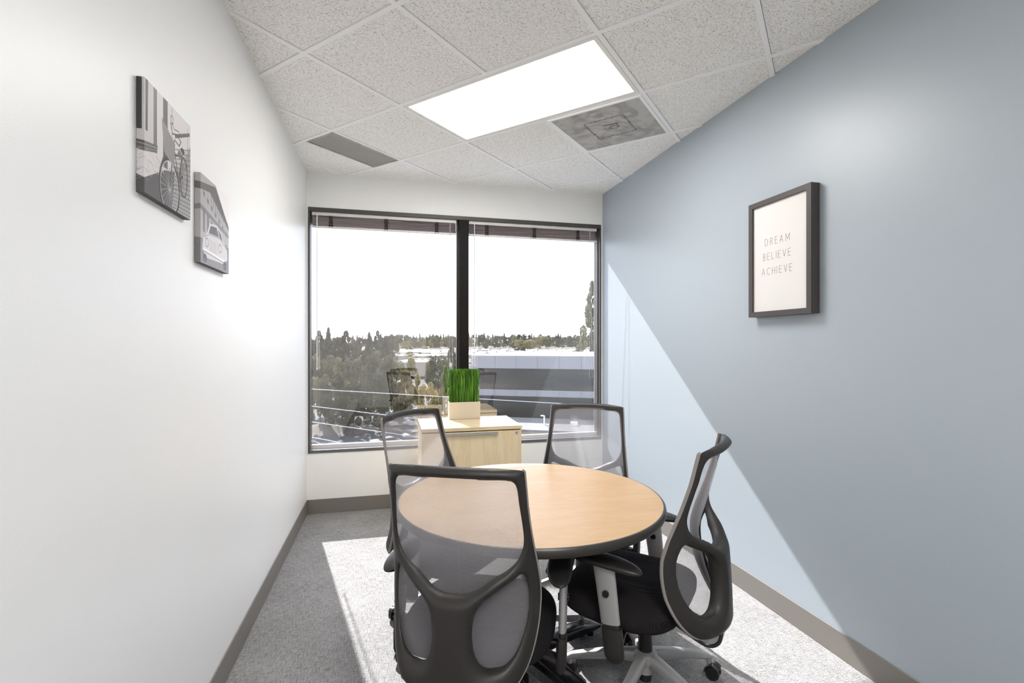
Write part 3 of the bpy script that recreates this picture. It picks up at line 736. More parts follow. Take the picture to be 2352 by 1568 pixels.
# ---------------------------------------------------------------- canvas prints (grey printed pictures rasterised as vertex colour)
class Ras:
    def __init__(s, n=720, bg=.8): s.n = n; s.a = np.full((n, n), bg); g = (np.arange(n)+.5)/n; s.U, s.V = np.meshgrid(g, g)  # U right, V up
    def put(s, msk, v, k=1.): s.a = s.a*(1-msk*k)+v*msk*k
    def poly(s, pts, v, k=1.): s.put(inside(np.array(pts, float), s.U, s.V).astype(float), v, k)
    def line(s, pts, w, v, k=1.):
        d_ = np.full(s.a.shape, 9.)
        P = [np.array(p_, float) for p_ in pts]
        for a_, b_ in zip(P, P[1:]):
            e_ = b_-a_; l2 = max(e_@e_, 1e-9); u = np.clip(((s.U-a_[0])*e_[0]+(s.V-a_[1])*e_[1])/l2, 0, 1)
            d_ = np.minimum(d_, np.hypot(s.U-a_[0]-u*e_[0], s.V-a_[1]-u*e_[1]))
        s.put(np.clip((w/2-d_)*s.n+.5, 0, 1), v, k)
    def ell(s, cx, cy, rx, ry, w, v, k=1., rot=0):
        t_ = np.linspace(0, 2*PI, 49); x = rx*np.cos(t_); y = ry*np.sin(t_)
        s.line(list(zip(cx+x*math.cos(rot)-y*math.sin(rot), cy+x*math.sin(rot)+y*math.cos(rot))), w, v, k)
    def disc(s, cx, cy, rx, ry, v, k=1.): s.put((((s.U-cx)/rx)**2+((s.V-cy)/ry)**2 < 1).astype(float), v, k)
def bicycle():
    r = Ras(720, .62); R_ = np.random.default_rng(2)
    r.poly([(0, 0), (1, 0), (1, .78), (0, .12)], .5)
    # white rough wall, upper left to the street line
    r.poly([(0, .14), (.42, .32), (1, .80), (1, 1), (0, 1)], .66)
    # street: pavement wedge dark
    r.poly([(0, 0), (.55, 0), (.62, .38), (.40, .33), (0, .13)], .09)
    # cobbles
    r.poly([(.55, 0), (1, 0), (1, .78), (.62, .40)], .42)
    for i in range(15):
        f = i/15; r.line([(.50+.5*f, 0), (.68+.32*f**.8, .42+.36*f)], .008, .13)
    for j in range(16):
        v = .8*(j/16)**1.15; r.line([(.50+.1*v, v*.8), (1, v)], .007+.004*(1-v), .14)
    # window, frame, sill
    r.poly([(.0, .42), (.0, 1), (.16, 1), (.16, .42)], .55); r.poly([(.02, .55), (.02, 1), (.07, 1), (.06, .55)], .05)
    r.poly([(.17, .42), (.17, 1), (.235, 1), (.235, .42)], .10); r.line([(.20, .42), (.20, 1)], .008, .35)
    r.poly([(0, .36), (.24, .43), (.25, .50), (0, .45)], .10); r.line([(0, .42), (.24, .475)], .008, .3); r.line([(0, .385), (.24, .45)], .006, .25)
    r.poly([(.36, .35), (.36, 1), (.455, 1), (.455, .35)], .10)
    r.line([(.55, .6), (.55, 1)], .01, .12); r.poly([(.62, .76), (.98, .92), (.98, .88), (.62, .72)], .10); r.line([(.93, .7), (.93, .95)], .008, .2)
    for i in range(160):
        x = R_.uniform(0, .35); y = R_.uniform(.13+x*.5, .40); r.line([(x, y), (x+R_.uniform(.01, .05), y-R_.uniform(0, .03))], .005, R_.uniform(.2, .8), .6)
    # bicycle: front wheel (near), rear wheel, frame
    r.ell(.50, .19, .215, .275, .030, .04); r.ell(.50, .19, .195, .252, .008, .6); r.disc(.50, .19, .02, .03, .2)
    for k in range(22):
        a = k/22*2*PI; r.line([(.50, .19), (.50+.19*math.cos(a), .19+.245*math.sin(a))], .0035, .55)
    r.ell(.83, .40, .085, .20, .018, .05); r.disc(.80, .42, .05, .14, .10, .5)
    for k in range(12):
        a = k/12*2*PI; r.line([(.83, .40), (.83+.075*math.cos(a), .40+.18*math.sin(a))], .003, .4)
    r.line([(.50, .19), (.56, .50), (.60, .68)], .016, .05); r.line([(.60, .62), (.70, .33), (.80, .40)], .018, .04); r.line([(.62, .55), (.79, .60), (.70, .33)], .018, .04)
    r.line([(.30, .30), (.36, .44), (.50, .49), (.62, .44)], .014, .06, .8)
    r.poly([(.33, .80), (.62, .66), (.60, .42), (.38, .50)], .25)
    for i in range(14): r.line([(.33+.003*i, .79-.021*i), (.62-.001*i, .655-.016*i)], .004, .06)
    for i in range(16): r.line([(.34+.018*i, .79-.009*i), (.385+.014*i, .50-.005*i)], .003, .45)
    r.line([(.52, .83), (.56, .74), (.66, .77), (.76, .74), (.72, .68), (.60, .70)], .014, .05); r.ell(.55, .87, .03, .04, .01, .08); r.line([(.56, .84), (.60, .80), (.70, .82), (.78, .79)], .010, .08)
    r.disc(.80, .66, .05, .03, .05); r.line([(.80, .65), (.79, .55)], .014, .1); r.disc(.73, .60, .045, .04, .15); r.line([(.85, .58), (.92, .55), (.86, .50)], .012, .06)
    r.line([(.70, .33), (.76, .22), (.80, .20)], .014, .05); r.disc(.71, .33, .03, .04, .1)
    a = r.a.reshape(360, 2, 360, 2).mean((1, 3)); return np.clip(a*(1+R_.normal(0, .05, a.shape)), .01, .95)
def street():
    r = Ras(720, .42); R_ = np.random.default_rng(4)
    r.poly([(.45, 1), (1, .62), (1, 1)], .85)
    r.poly([(0, 1), (.5, 1), (1, .60), (1, .35), (0, .30)], .42)
    r.poly([(0, .90), (.5, .98), (1, .60), (1, .56), (.3, .86), (0, .82)], .14); r.poly([(0, .66), (1, .50), (1, .46), (0, .60)], .22)
    for i in range(7):
        x = .08+.13*i; h1 = .80-.05*i; r.poly([(x, .36), (x, h1-.16), (x+.055, h1-.17), (x+.055, .36)], .13); r.line([(x+.028, .36), (x+.028, h1-.17)], .006, .45); r.poly([(x, h1-.03+.06), (x+.05, h1+.01), (x+.05, h1-.05), (x, h1-.02)], .16)
    for i in range(9): r.line([(.35+.07*i, .95-.05*i), (.35+.07*i, .74-.03*i)], .012, .12, .8)
    for i in range(5): r.poly([(.55+.09*i, .90-.06*i), (.58+.09*i, .89-.06*i), (.58+.09*i, .80-.05*i), (.55+.09*i, .81-.05*i)], .1)
    r.poly([(0, 0), (1, 0), (1, .34), (0, .28)], .20)
    # rounded vintage car
    r.poly([(.06, .16), (.08, .30), (.20, .36), (.30, .50), (.55, .53), (.72, .46), (.80, .36), (.93, .30), (.95, .18), (.82, .10), (.20, .08)], .62)
    r.poly([(.26, .38), (.33, .48), (.53, .50), (.62, .40)], .10); r.poly([(.64, .40), (.58, .49), (.70, .45), (.76, .37)], .14)
    r.line([(.08, .30), (.30, .37), (.66, .39), (.92, .30)], .01, .25); r.ell(.20, .26, .05, .05, .014, .2); r.ell(.66, .27, .05, .05, .014, .2)
    for i in range(6): r.line([(.30+.05*i, .31), (.32+.045*i, .18)], .008, .15)
    r.line([(.10, .17), (.85, .14)], .02, .85); r.line([(.10, .145), (.85, .115)], .008, .1); r.disc(.14, .07, .06, .05, .05); r.disc(.84, .08, .06, .06, .05)
    for i in range(60): x = R_.uniform(0, 1); y = R_.uniform(0, .07); r.line([(x, y), (x+.05, y)], .004, R_.uniform(.1, .4), .6)
    a = r.a.reshape(360, 2, 360, 2).mean((1, 3)); return np.clip(a*(1+R_.normal(0, .05, a.shape)), .01, .95)
M['print'] = mat('monochrome_canvas_print', (.5, .5, .5), .42, spec=.35)
at_ = N(M['print'], 'ShaderNodeVertexColor'); at_.layer_name = 'ink'; L(M['print'], at_.outputs['Color'], B(M['print']).inputs['Base Color'])
def canvas(img, y0, y1, z0, z1, label):
    D = .0185; t = thing('canvas_print', label, 'picture', (XL, (y0+y1)/2, z0), 0, 'canvas prints on the left wall')
    n = img.shape[0]; w_ = y1-y0; h_ = z1-z0; k = int(n*D/w_)
    # image laid over front; first k columns wrap the near side, last k the far side
    front = MB(); cols = []
    us = [-(i)/k for i in range(k, 0, -1)]+list(np.arange(n+1)/n)+[1+(i+1)/k for i in range(k)]
    V = []; colr = []
    for ui, u in enumerate(us):
        if u < 0: x, y, si = D*(1+u), -w_/2, int(-u*k)
        elif u > 1: x, y, si = D*(2-u), w_/2, n-1-int((u-1)*k)
        else: x, y, si = D, -w_/2+w_*u, min(int(u*n), n-1)
        si = max(0, min(n-1, si))
        for j in range(n+1):
            V.append((x+.0008, y, h_*j/n)); colr.append(img[min(j, n-1), si])
    Fq = []; m_ = n+1
    for i in range(len(us)-1):
        for j in range(n): Fq.append((i*m_+j, (i+1)*m_+j, (i+1)*m_+j+1, i*m_+j+1))
    me = bpy.data.meshes.new('print'); me.from_pydata(V, [], Fq); me.materials.append(M['print'])
    ca = me.color_attributes.new('ink', 'FLOAT_COLOR', 'POINT'); c_ = np.array(colr)
    ca.data.foreach_set('color', np.stack([c_*1.0, c_*.955, c_*.965, np.ones_like(c_)], 1).astype(np.float32).ravel())
    o = bpy.data.objects.new('print', me); C.objects.link(o); o.parent = t
    bb = MB().box(.0008, D+.0004, -w_/2+.0004, w_/2-.0004, .0, h_)
    bb.build('stretcher_block', mat('dark_canvas_wrap', (.10, .095, .09), .7), t, smooth=False)
canvas(bicycle(), 1.485, 1.791, 1.758, 2.061, 'square monochrome canvas of a bicycle with basket on the left wall, nearer one')
canvas(street(), 1.878, 2.178, 1.637, 1.943, 'square monochrome canvas of an old car in a street on the left wall, farther one')

# ================================================================ OUTSIDE
def base_z(d_):
    if d_ < 230: return -15.
    if d_ < 520: u = (d_-230)/290; return -15+10.0*u*u*(3-2*u)
    return -5.0+(min(d_, 1500)-520)*.0035
# terrain
V = []; Fq = []; na, nd = 60, 60
ds = [12]+[12+(1800-12)*(i/(nd-1))**2.2 for i in range(1, nd)]
for i in range(na):
    a = math.radians(-62+124*i/(na-1))+PSI
    for d_ in ds: V.append((math.sin(a)*d_, math.cos(a)*d_+YB, base_z(d_)))
for i in range(na-1):
    for j in range(nd-1): Fq.append((i*nd+j, (i+1)*nd+j, (i+1)*nd+j+1, i*nd+j+1))
m = mat('dry_ground', (.16, .14, .11), .95, spec=.1)
tc = N(m, 'ShaderNodeTexCoord'); n = N(m, 'ShaderNodeTexNoise', Scale=.06, Detail=6.0); L(m, tc.outputs['Object'], n.inputs['Vector'])
r = ramp(m, n.outputs['Fac'], [(.4, (.07, .065, .06)), (.55, (.17, .15, .12)), (.7, (.30, .26, .20))]); L(m, r.outputs['Color'], B(m).inputs['Base Color'])
tag(MB().add(V, Fq).build('ground', m, smooth=True), kind='structure')
m = mat('asphalt', (.065, .064, .066), .85, spec=.2, bump=(3, .3, .05))
x, y = at(800, 95)
lot = MB()
P0 = [at(560, 48), at(1240, 48), at(1090, 130), at(560, 150)]
prism(lot, [np.array(p_) for p_ in P0], -15.0, -14.96); tag(lot.build('parking_lot', m, smooth=False), kind='structure')
m = M['slope'] = mat('dry_slope', (.10, .083, .068), .95)

# trees --------------------------------------------------------
def leafmat(name, c0, c1, c2):
    m = mat(name, c1, .8, spec=.2)
    gi = N(m, 'ShaderNodeNewGeometry'); tc = N(m, 'ShaderNodeTexCoord'); n = N(m, 'ShaderNodeTexNoise', Scale=.9, Detail=2.0); L(m, tc.outputs['Object'], n.inputs['Vector'])
    oi = N(m, 'ShaderNodeObjectInfo')
    a = N(m, 'ShaderNodeMath', operation='MULTIPLY_ADD'); L(m, oi.outputs['Random'], a.inputs[0]); a.inputs[1].default_value = .3; L(m, n.outputs['Fac'], a.inputs[2])
    r = ramp(m, a.outputs[0], [(.4, c0), (.62, c1), (.85, c2)]); L(m, r.outputs['Color'], B(m).inputs['Base Color'])
    tl = N(m, 'ShaderNodeBsdfTranslucent'); L(m, r.outputs['Color'], tl.inputs['Color'])
    ms = N(m, 'ShaderNodeMixShader'); ms.inputs[0].default_value = .35; L(m, B(m).outputs[0], ms.inputs[1]); L(m, tl.outputs[0], ms.inputs[2]); L(m, ms.outputs[0], m.node_tree.nodes['Material Output'].inputs['Surface'])
    return m
LM = [leafmat('olive_foliage', (.05, .051, .026), (.12, .113, .062), (.24, .215, .125)), leafmat('dark_conifer_foliage', (.036, .034, .022), (.08, .07, .046), (.16, .138, .09)), leafmat('yellow_green_foliage', (.085, .078, .03), (.19, .162, .065), (.31, .26, .11))]
M['bark'] = mat('brown_bark', (.09, .065, .045), .9)
def crown_mesh(kind, n, leaf, seed, lm):
    """unit tree: height 1, crown radius ~.5 at scale"""
    rs = np.random.default_rng(seed); V = []; Fq = []
    cl = []
    if kind == 'round':
        for i in range(26):
            th = rs.uniform(0, 2*PI); u = rs.uniform(0, 1); z = .30+.58*u; rr = .42*math.sin(PI*min(max((z-.14)/.88, 0), 1))**.6*rs.uniform(.4, 1)
            cl.append((rr*math.cos(th), rr*math.sin(th), z, rs.uniform(.09, .16)))
    elif kind == 'tall':
        for i in range(34):
            th = rs.uniform(0, 2*PI); u = rs.uniform(0, 1); z = .20+.74*u; rr = .40*(1-.85*u**2.2)*rs.uniform(.3, 1)
            cl.append((rr*math.cos(th), rr*math.sin(th), z, rs.uniform(.07, .13)*(1.1-.5*u)))
    elif kind == 'cone':
        for i in range(46):
            u = (i/45)**.8; th = i*2.4; z = .12+.86*u; rr = .30*(1-u)**.8*rs.uniform(.6, 1)
            cl.append((rr*math.cos(th), rr*math.sin(th), z, .10*(1-u)+.03))
    elif kind == 'pine':   # open tiers
        for i in range(70):
            u = (i/69); th = i*2.4+rs.uniform(-.3, .3); z = .10+.88*u; rr = .34*(1-u)**.75*rs.uniform(.35, 1.05)
            cl.append((rr*math.cos(th), rr*math.sin(th), z, .05*(1-u)+.022))
    per = n//len(cl)
    for cx_, cy_, cz_, cr in cl:
        for q in range(per):
            d_ = rs.normal(size=3); d_ /= np.linalg.norm(d_); p_ = np.array([cx_, cy_, cz_])+d_*np.array([1, 1, .75])*cr*rs.uniform(.55, 1.0)**.6
            a_ = rs.normal(size=3); a_ /= np.linalg.norm(a_); b_ = np.cross(a_, rs.normal(size=3)); b_ /= np.linalg.norm(b_)
            s_ = leaf*rs.uniform(.6, 1.3); k = len(V)
            V += [tuple(p_-a_*s_), tuple(p_+b_*s_*.6), tuple(p_+a_*s_), tuple(p_-b_*s_*.6)]; Fq.append((k, k+1, k+2, k+3))
    me = bpy.data.meshes.new('crown'); me.from_pydata(V, [], Fq); me.materials.append(lm); return me
def trunk_mesh(kind, seed):
    rs = random.Random(seed); mb = MB(); top = {'round': .62, 'tall': .75, 'cone': .9, 'pine': .95}[kind]
    mb.sweep([(0, 0, -.02), (.01, 0, top*.4), (-.01, .01, top*.7), (0, 0, top)], [.024, .018, .012, .004], 7)
    if kind in ('round', 'tall'):
        for k in range(6):
            a = rs.uniform(0, 6.28); z = rs.uniform(.18, .45); mb.sweep([(0, 0, z), (.12*math.cos(a), .12*math.sin(a), z+.14), (.24*math.cos(a), .24*math.sin(a), z+.32)], [.012, .008, .003], 5)
    me = bpy.data.meshes.new('trunk'); me.from_pydata(mb.v, [], mb.f); me.materials.append(M['bark']); return me
VAR = {}
for kind, n, leaf in (('round', 9600, .0185), ('tall', 9600, .018), ('cone', 5000, .019), ('pine', 7000, .0145)):
    for li in range(3):
        for big in (0, 1):
            VAR[kind, li, big] = [(crown_mesh(kind, n if big else n//5, leaf if big else leaf*2.0, s_+li*7, LM[li])) for s_ in (1, 2)]
    VAR[kind, 't'] = trunk_mesh(kind, 3)
cnt = [0]
def tree(name, kind, li, px, d_, ytop, wpx, label, group=None, ybase=None, big=1):
    """px,ytop,wpx: where its crown stands in the view at distance d_"""
    x, y = at(px, d_); zb = base_z(math.hypot(x, y-YB)) if ybase is None else zat(ybase, d_); zt = zat(ytop, d_); h_ = zt-zb
    cnt[0] += 1; v = cnt[0]
    t = thing(name, label, 'tree', (x, y, zb), (v*2.399) % 6.28, group)
    wr = wpx/F*d_/ {'round': .74, 'tall': .60, 'cone': .50, 'pine': .50}[kind]
    o = bpy.data.objects.new('crown', VAR[kind, li, big][v % 2]); C.objects.link(o); o.parent = t; o.scale = (wr, wr, h_)
    o2 = bpy.data.objects.new('trunk', VAR[kind, 't']); C.objects.link(o2); o2.parent = t; o2.scale = (max(wr, .5*h_*.6), max(wr, .5*h_*.6), h_)
    return t
LG = 'olive leafy tree in the grove seen through the left pane'
# far left row of tall trees
for px, yt, w_, kd, d_ in ((722, 778, 34, 'tall', 150), (731, 756, 36, 'tall', 165), (754, 752, 34, 'cone', 170), (752, 778, 44, 'tall', 172), (777, 772, 30, 'tall', 180), (797, 757, 46, 'tall', 165), (812, 776, 30, 'tall', 185), (827, 772, 34, 'tall', 190), (848, 763, 30, 'cone', 175), (866, 757, 32, 'tall', 200), (884, 772, 34, 'cone', 170), (846, 780, 44, 'tall', 178), (900, 776, 30, 'tall', 200)):
    tree('tall_tree', kd, 1, px, d_, yt, w_, 'tall dark brown-green tree in the row rising above the grove behind the left pane', 'tall dark trees at far left')
# near grove
for px, yt, w_, d_, kd, li in ((718, 812, 46, 108, 'tall', 0), (744, 806, 50, 112, 'round', 0), (778, 815, 44, 100, 'tall', 0), (798, 815, 44, 106, 'tall', 0), (822, 818, 48, 96, 'tall', 0), (852, 808, 54, 104, 'tall', 0), (866, 800, 50, 112, 'tall', 0), (893, 806, 54, 100, 'tall', 0), (905, 820, 44, 108, 'round', 0), (736, 850, 44, 92, 'round', 0), (775, 850, 44, 90, 'tall', 0), (812, 862, 44, 88, 'tall', 0), (872, 850, 50, 90, 'tall', 0), (716, 848, 34, 84, 'round', 0)):
    tree('leafy_tree', kd, li, px, d_, yt, w_, LG, 'grove outside the left pane')
tree('leafy_tree', 'tall', 2, 944, 98, 818, 44, 'yellow-olive leafy tree left of the mullion, its crown against the white roofs')
tree('leafy_tree', 'tall', 2, 925, 92, 838, 36, 'lower yellowish tree between the grove and the mullion')
tree('leafy_tree', 'round', 0, 1004, 105, 808, 56, 'broad round green tree just left of the mullion')
tree('leafy_tree', 'round', 2, 978, 88, 872, 40, 'low yellowish bush-like tree under the broad green tree')
tree('leafy_tree', 'tall', 0, 1022, 80, 832, 26, 'slim pale tree hard against the mullion, beside the grass planter')
tree('leafy_tree', 'tall', 0, 1036, 120, 786, 30, 'slim tree at the left edge of the mullion, rising to the skyline')
tree('slim_conifer', 'cone', 1, 912, 230, 781, 16, 'slim dark conifer in front of the white roofs', ybase=822)
tree('leafy_tree', 'round', 2, 936, 250, 791, 26, 'small olive tree before the white roofs', ybase=806, big=0)
tree('leafy_tree', 'round', 2, 974, 300, 793, 16, 'tiny golden tree among the white roofs', ybase=806, big=0)
tree('leafy_tree', 'round', 2, 940, 260, 806, 26, 'small yellow tree at the near edge of the white roofs', ybase=822, big=0)
# right pane
for px, yt, w_, d_, kd, li, yb, lab in ((1205, 779, 44, 190, 'round', 2, 812, 'broad olive tree rising behind the neighbouring roof, centre of the right pane'), (1190, 782, 30, 200, 'round', 0, 812, 'greener tree beside the broad olive tree behind the neighbouring roof'), (1254, 774, 30, 300, 'round', 2, 800, 'golden-brown tree behind the white houses in the right pane'), (1115, 785, 11, 320, 'round', 0, 806, 'small lollipop-shaped tree among the white houses'), (1282, 766, 10, 330, 'cone', 1, 800, 'thin dark cypress standing in the right pane'), (1238, 791, 12, 300, 'round', 2, 803, 'small bush by the golden-brown tree'), (1105, 766, 16, 420, 'round', 1, 792, 'dark round tree on the skyline right of the mullion')):
    tree('leafy_tree', kd, li, px, d_, yt, w_, lab, ybase=yb, big=1 if w_ > 20 else 0)
tree('pine_tree', 'pine', 0, 1360, 92, 645, 96, 'tall open pine at the right edge of the right pane')
# skyline rows
rs = random.Random(21)
SKY = []
def skyline(px0, px1, n, yt0, yt1, d0, d1, yb0, yb1, group, lab):
    for i in range(n):
        px = px0+(px1-px0)*(i+rs.uniform(-.4, .4))/n; d_ = rs.uniform(d0, d1); kd = rs.choice(('cone', 'round', 'tall', 'round', 'tall'))
        li = rs.choice((0, 1, 1, 1, 2)) if kd != 'cone' else 1
        w_ = rs.uniform(9, 19) if kd != 'cone' else rs.uniform(5, 8)
        yt = rs.uniform(yt0, yt1)-(4 if kd == 'cone' else 0)
        for _ in range(60):
            x_, y_ = at(px, d_); wm = w_/F*d_*1.25
            if all(math.hypot(x_-a_, y_-b_) > .5*(wm+c_) for a_, b_, c_ in SKY): break
            d_ = rs.uniform(d0*.92, d1*1.15); px += rs.uniform(-3, 3)
        SKY.append((x_, y_, wm))
        tree('skyline_tree', kd, li, px, d_, yt, w_, lab, group, ybase=rs.uniform(yb0, yb1), big=0)
skyline(895, 1062, 46, 766, 776, 480, 620, 797, 800, 'skyline trees in the left pane', 'small tree in the distant wooded skyline left of the mullion')
skyline(895, 1062, 26, 778, 786, 400, 450, 799, 803, 'skyline trees in the left pane', 'small tree in the distant wooded skyline left of the mullion')
skyline(1072, 1400, 62, 766, 774, 620, 800, 790, 794, 'skyline trees in the right pane', 'small tree in the distant wooded skyline behind the right pane')
skyline(1072, 1400, 62, 775, 786, 430, 560, 797, 801, 'skyline trees in the right pane', 'small tree in the distant wooded skyline behind the right pane')
skyline(700, 900, 30, 768, 778, 380, 500, 800, 805, 'skyline trees at far left', 'small tree in the distant skyline at the far left of the window')

# distant low white roofs
M['roof_white'] = mat('white_roof', (.75, .74, .72), .7); M['hwall'] = mat('beige_house_wall', (.28, .24, .20), .8)
def house(px, d_, ytop, wpx, dep, hgt, label, group, rot=0):
    x, y = at(px, d_); zt = zat(ytop, d_); w_ = wpx/F*d_
    t = thing('house', label, 'house', (x, y, zt-hgt), rot-PSI, group)
    MB().box(-w_/2, w_/2, -dep/2, dep/2, 0, hgt*.7).build('walls', M['hwall'], t, smooth=False)
    ov = .3
    MB().add([(-w_/2-ov, -dep/2-ov, hgt*.7), (w_/2+ov, -dep/2-ov, hgt*.7), (w_/2+ov, dep/2+ov, hgt*.7), (-w_/2-ov, dep/2+ov, hgt*.7), (-w_/2-ov, 0, hgt), (w_/2+ov, 0, hgt)], [(0,1,5,4),(3,4,5,2),(0,4,3),(1,2,5),(0,3,2,1)]).build('roof', M['roof_white'], t, smooth=False)
rs = random.Random(9)
for row, (d_, yy) in enumerate(((340, 811), (385, 806), (430, 802), (300, 816))):
    for k in range(13):
        px = 1078+k*22+rs.uniform(-1.5, 1.5)+row*7
        house(px, d_+rs.uniform(-8, 8), yy+rs.uniform(-1.5, 1), rs.uniform(13, 18), 10, 4.0, 'low white-roofed house in the rows beyond the neighbouring building', 'white-roofed houses in the right pane', rs.uniform(-.3, .3))
for row, (d_, yy, n_) in enumerate(((300, 812, 6), (350, 806, 6), (400, 802, 6))):
    for k in range(n_):
        px = 905+k*24+rs.uniform(-1.5, 1.5)
        house(px, d_+rs.uniform(-8, 8), yy+rs.uniform(-1, 1), rs.uniform(15, 21), 11, 4.0, 'low white-roofed house left of the mullion beyond the trees', 'white-roofed houses in the left pane', rs.uniform(-.4, .4))
def flatblock(name, px0, px1, d_, ytop, hgt, dep, label, cat='building'):
    x0, y0 = at(px0, d_); x1, y1 = at(px1, d_); w_ = math.hypot(x1-x0, y1-y0); zt = zat(ytop, d_)
    t = thing(name, label, cat, ((x0+x1)/2, (y0+y1)/2, zt-hgt), math.atan2(y1-y0, x1-x0))
    MB().box(-w_/2, w_/2, 0, dep, 0, hgt-.6).build('walls', M['hwall'], t, smooth=False)
    MB().box(-w_/2-.3, w_/2+.3, -.3, dep+.3, hgt-.6, hgt).build('roof', M['roof_white'], t, smooth=False)
    for k in range(5): MB().box(-w_*.4+k*w_*.18, -w_*.4+k*w_*.18+w_*.05, dep*.4, dep*.5, hgt, hgt+.8).build('roof_unit', M['hwall'], t, smooth=False)
flatblock('warehouse', 912, 1000, 225, 829, 7, 38, 'long flat white-roofed warehouse behind the trees left of the mullion')

# neighbouring office building
A_ = np.array(at(1082, 59.)); Bv = np.array(at(1363, 55.6)); u_ = (Bv-A_)/np.linalg.norm(Bv-A_); ang = math.atan2(u_[1], u_[0])
t = thing('office_building', 'grey banded office building with dark ribbon windows, outside the right pane', 'building', (A_[0], A_[1], -15), ang)
LW, LD = 34., 23.
M['panel'] = mat('grey_blue_metal_panel', (.21, .205, .22), .5)
m = M['ribbon'] = mat('dark_reflective_glazing', (.04, .034, .032), .25, spec=.25)
M['seam'] = mat('dark_seam', (.12, .12, .14), .7)
n = N(m, 'ShaderNodeTexNoise', Scale=.35, Detail=5.0); tc = N(m, 'ShaderNodeTexCoord'); mp = N(m, 'ShaderNodeMapping'); mp.inputs['Scale'].default_value = (.35, 1, 2.2); L(m, tc.outputs['Object'], mp.inputs['Vector']); L(m, mp.outputs['Vector'], n.inputs['Vector'])
r = ramp(m, n.outputs['Fac'], [(.40, (.006, .005, .004)), (.55, (.022, .016, .012)), (.72, (.06, .043, .03))]); L(m, r.outputs['Color'], B(m).inputs['Base Color'])
bands = [(28.5, 57), (105, 119), (172, 185)]
for k, (a_, b_) in enumerate(bands):
    zt, zb = H-a_/F*59+15, H-b_/F*59+15
    pn = MB().box(0, LW, 0, LD, zb, zt).build('panel_band', M['panel'], t, smooth=False)
    sm = MB()
    for i in range(0, 12):
        x = 2.55*i+.4; sm.box(x, x+.05, -.012, .0, zb, zt)
    sm.build('panel_seams', M['seam'], pn, smooth=False)
for a_, b_ in ((57, 105), (119, 172), (185, 285)):
    zt, zb = H-a_/F*59+15, max(H-b_/F*59+15, 0)
    MB().box(.9, LW-.5, .25, LD-.3, zb, zt).build('window_band', M['ribbon'], t, smooth=False)
zt = H-28.5/F*59+15
MB().box(.1, LW-.1, .1, LD-.1, zt, zt+.04).build('roof', M['roof_white'], t, smooth=False)
pp_ = MB()
for x0, x1, y0, y1 in ((0, LW, 0, .3), (0, LW, LD-.3, LD), (0, .3, .3, LD-.3)): pp_.box(x0, x1, y0, y1, zt, zt+.12)
pp_.build('parapet', M['roof_white'], t, smooth=False)
m = mat('orange_cap', (.8, .35, .08), .5)
for xx, yy in ((6.2, 1.2), (10.5, 2.0), (17.2, 1.4)):
    MB().cyl((xx, yy), .10, .10, zt+.04, zt+.30, 10).build('roof_vent', m, t)['label'] = 'small orange roof vent'
# lower terrace block in front
x, y = at(1215, 50)
t = thing('low_annex', 'low flat grey annex roof at the foot of the office building, with a white post', 'building', (x, y, -15), ang)
zt = zat(985, 48)+15
MB().box(-5.6, 14, -3, 4, 0, zt, bev=.02).build('walls', M['hwall'], t, smooth=False)
MB().box(-5.8, 14.2, -3.2, 4.2, zt, zt+.15).build('roof', mat('dark_grey_roof', (.14, .135, .13), .8), t, smooth=False)
MB().box(1.5, 1.62, 0, .12, zt+.15, zt+1.1).box(1.2, 1.62, 0, .12, zt+1.0, zt+1.1).build('post', M['roof_white'], t, smooth=False)
MB().box(4.2, 4.9, 0, .5, zt+.15, zt+.5).build('roof_box', M['roof_white'], t, smooth=False)

# planted slope and retaining wall in the lot
x, y = at(765, 92)
V = []; Fq = []; n_ = 14
for i in range(n_+1):
    for j in range(n_+1):
        u, v = i/n_-.5, j/n_-.5; rr = min(1, 2*math.hypot(u, v)); V.append((x+u*20, y+v*12, -15.0+1.6*(math.cos(rr*PI)*.5+.5)+.08*math.sin(u*40)*math.cos(v*31)))
for i in range(n_):
    for j in range(n_): Fq.append((i*(n_+1)+j, (i+1)*(n_+1)+j, (i+1)*(n_+1)+j+1, i*(n_+1)+j+1))
tag(MB().add(V, Fq).build('earth_mound', M['slope']), 'pale dry earth mound under the grove beside the parked cars', 'mound')

# cars -----------------------------------------------------------
def car_meshes(col, nm):
    pm = mat(nm, col, .25, spec=.6)
    W2 = .9
    prof = [(-2.2, .35), (-2.25, .75), (-1.95, .95), (-1.35, 1.02), (-.75, 1.42), (.55, 1.45), (1.3, .98), (2.05, .86), (2.25, .60), (2.2, .32)]
    k = len(prof); VV = []
    for s_, ins in ((-1, 0), (1, 0)):
        for x, z in prof: VV.append((x, s_*(W2-(.18 if z > 1.2 else 0)), z))
    body = MB().add(VV, [tuple(range(k-1, -1, -1)), tuple(range(k, 2*k))]+[(i, i+1, i+1+k, i+k) for i in range(k-1)]+[(k-1, 0, k, 2*k-1)])
    gls = MB()
    for s_ in (-1, 1): gls.add([(-1.15, s_*.895, 1.02), (1.1, s_*.895, 1.0), (.5, s_*.755, 1.39), (-.7, s_*.755, 1.38)], [(0,1,2,3)])
    gls.add([(1.28, -.8, 1.01), (1.28, .8, 1.01), (.6, .66, 1.43), (.6, -.66, 1.43)], [(0,1,2,3)]); gls.add([(-1.37, -.8, 1.04), (-1.37, .8, 1.04), (-.8, .66, 1.42), (-.8, -.66, 1.42)], [(0,1,2,3)])
    wh = MB().sweep([(0, -.11, 0), (0, .11, 0)], .33, 16, up=(0, 0, 1))
    return body, gls, wh, pm
cars = []
rs = random.Random(4)
spots = []
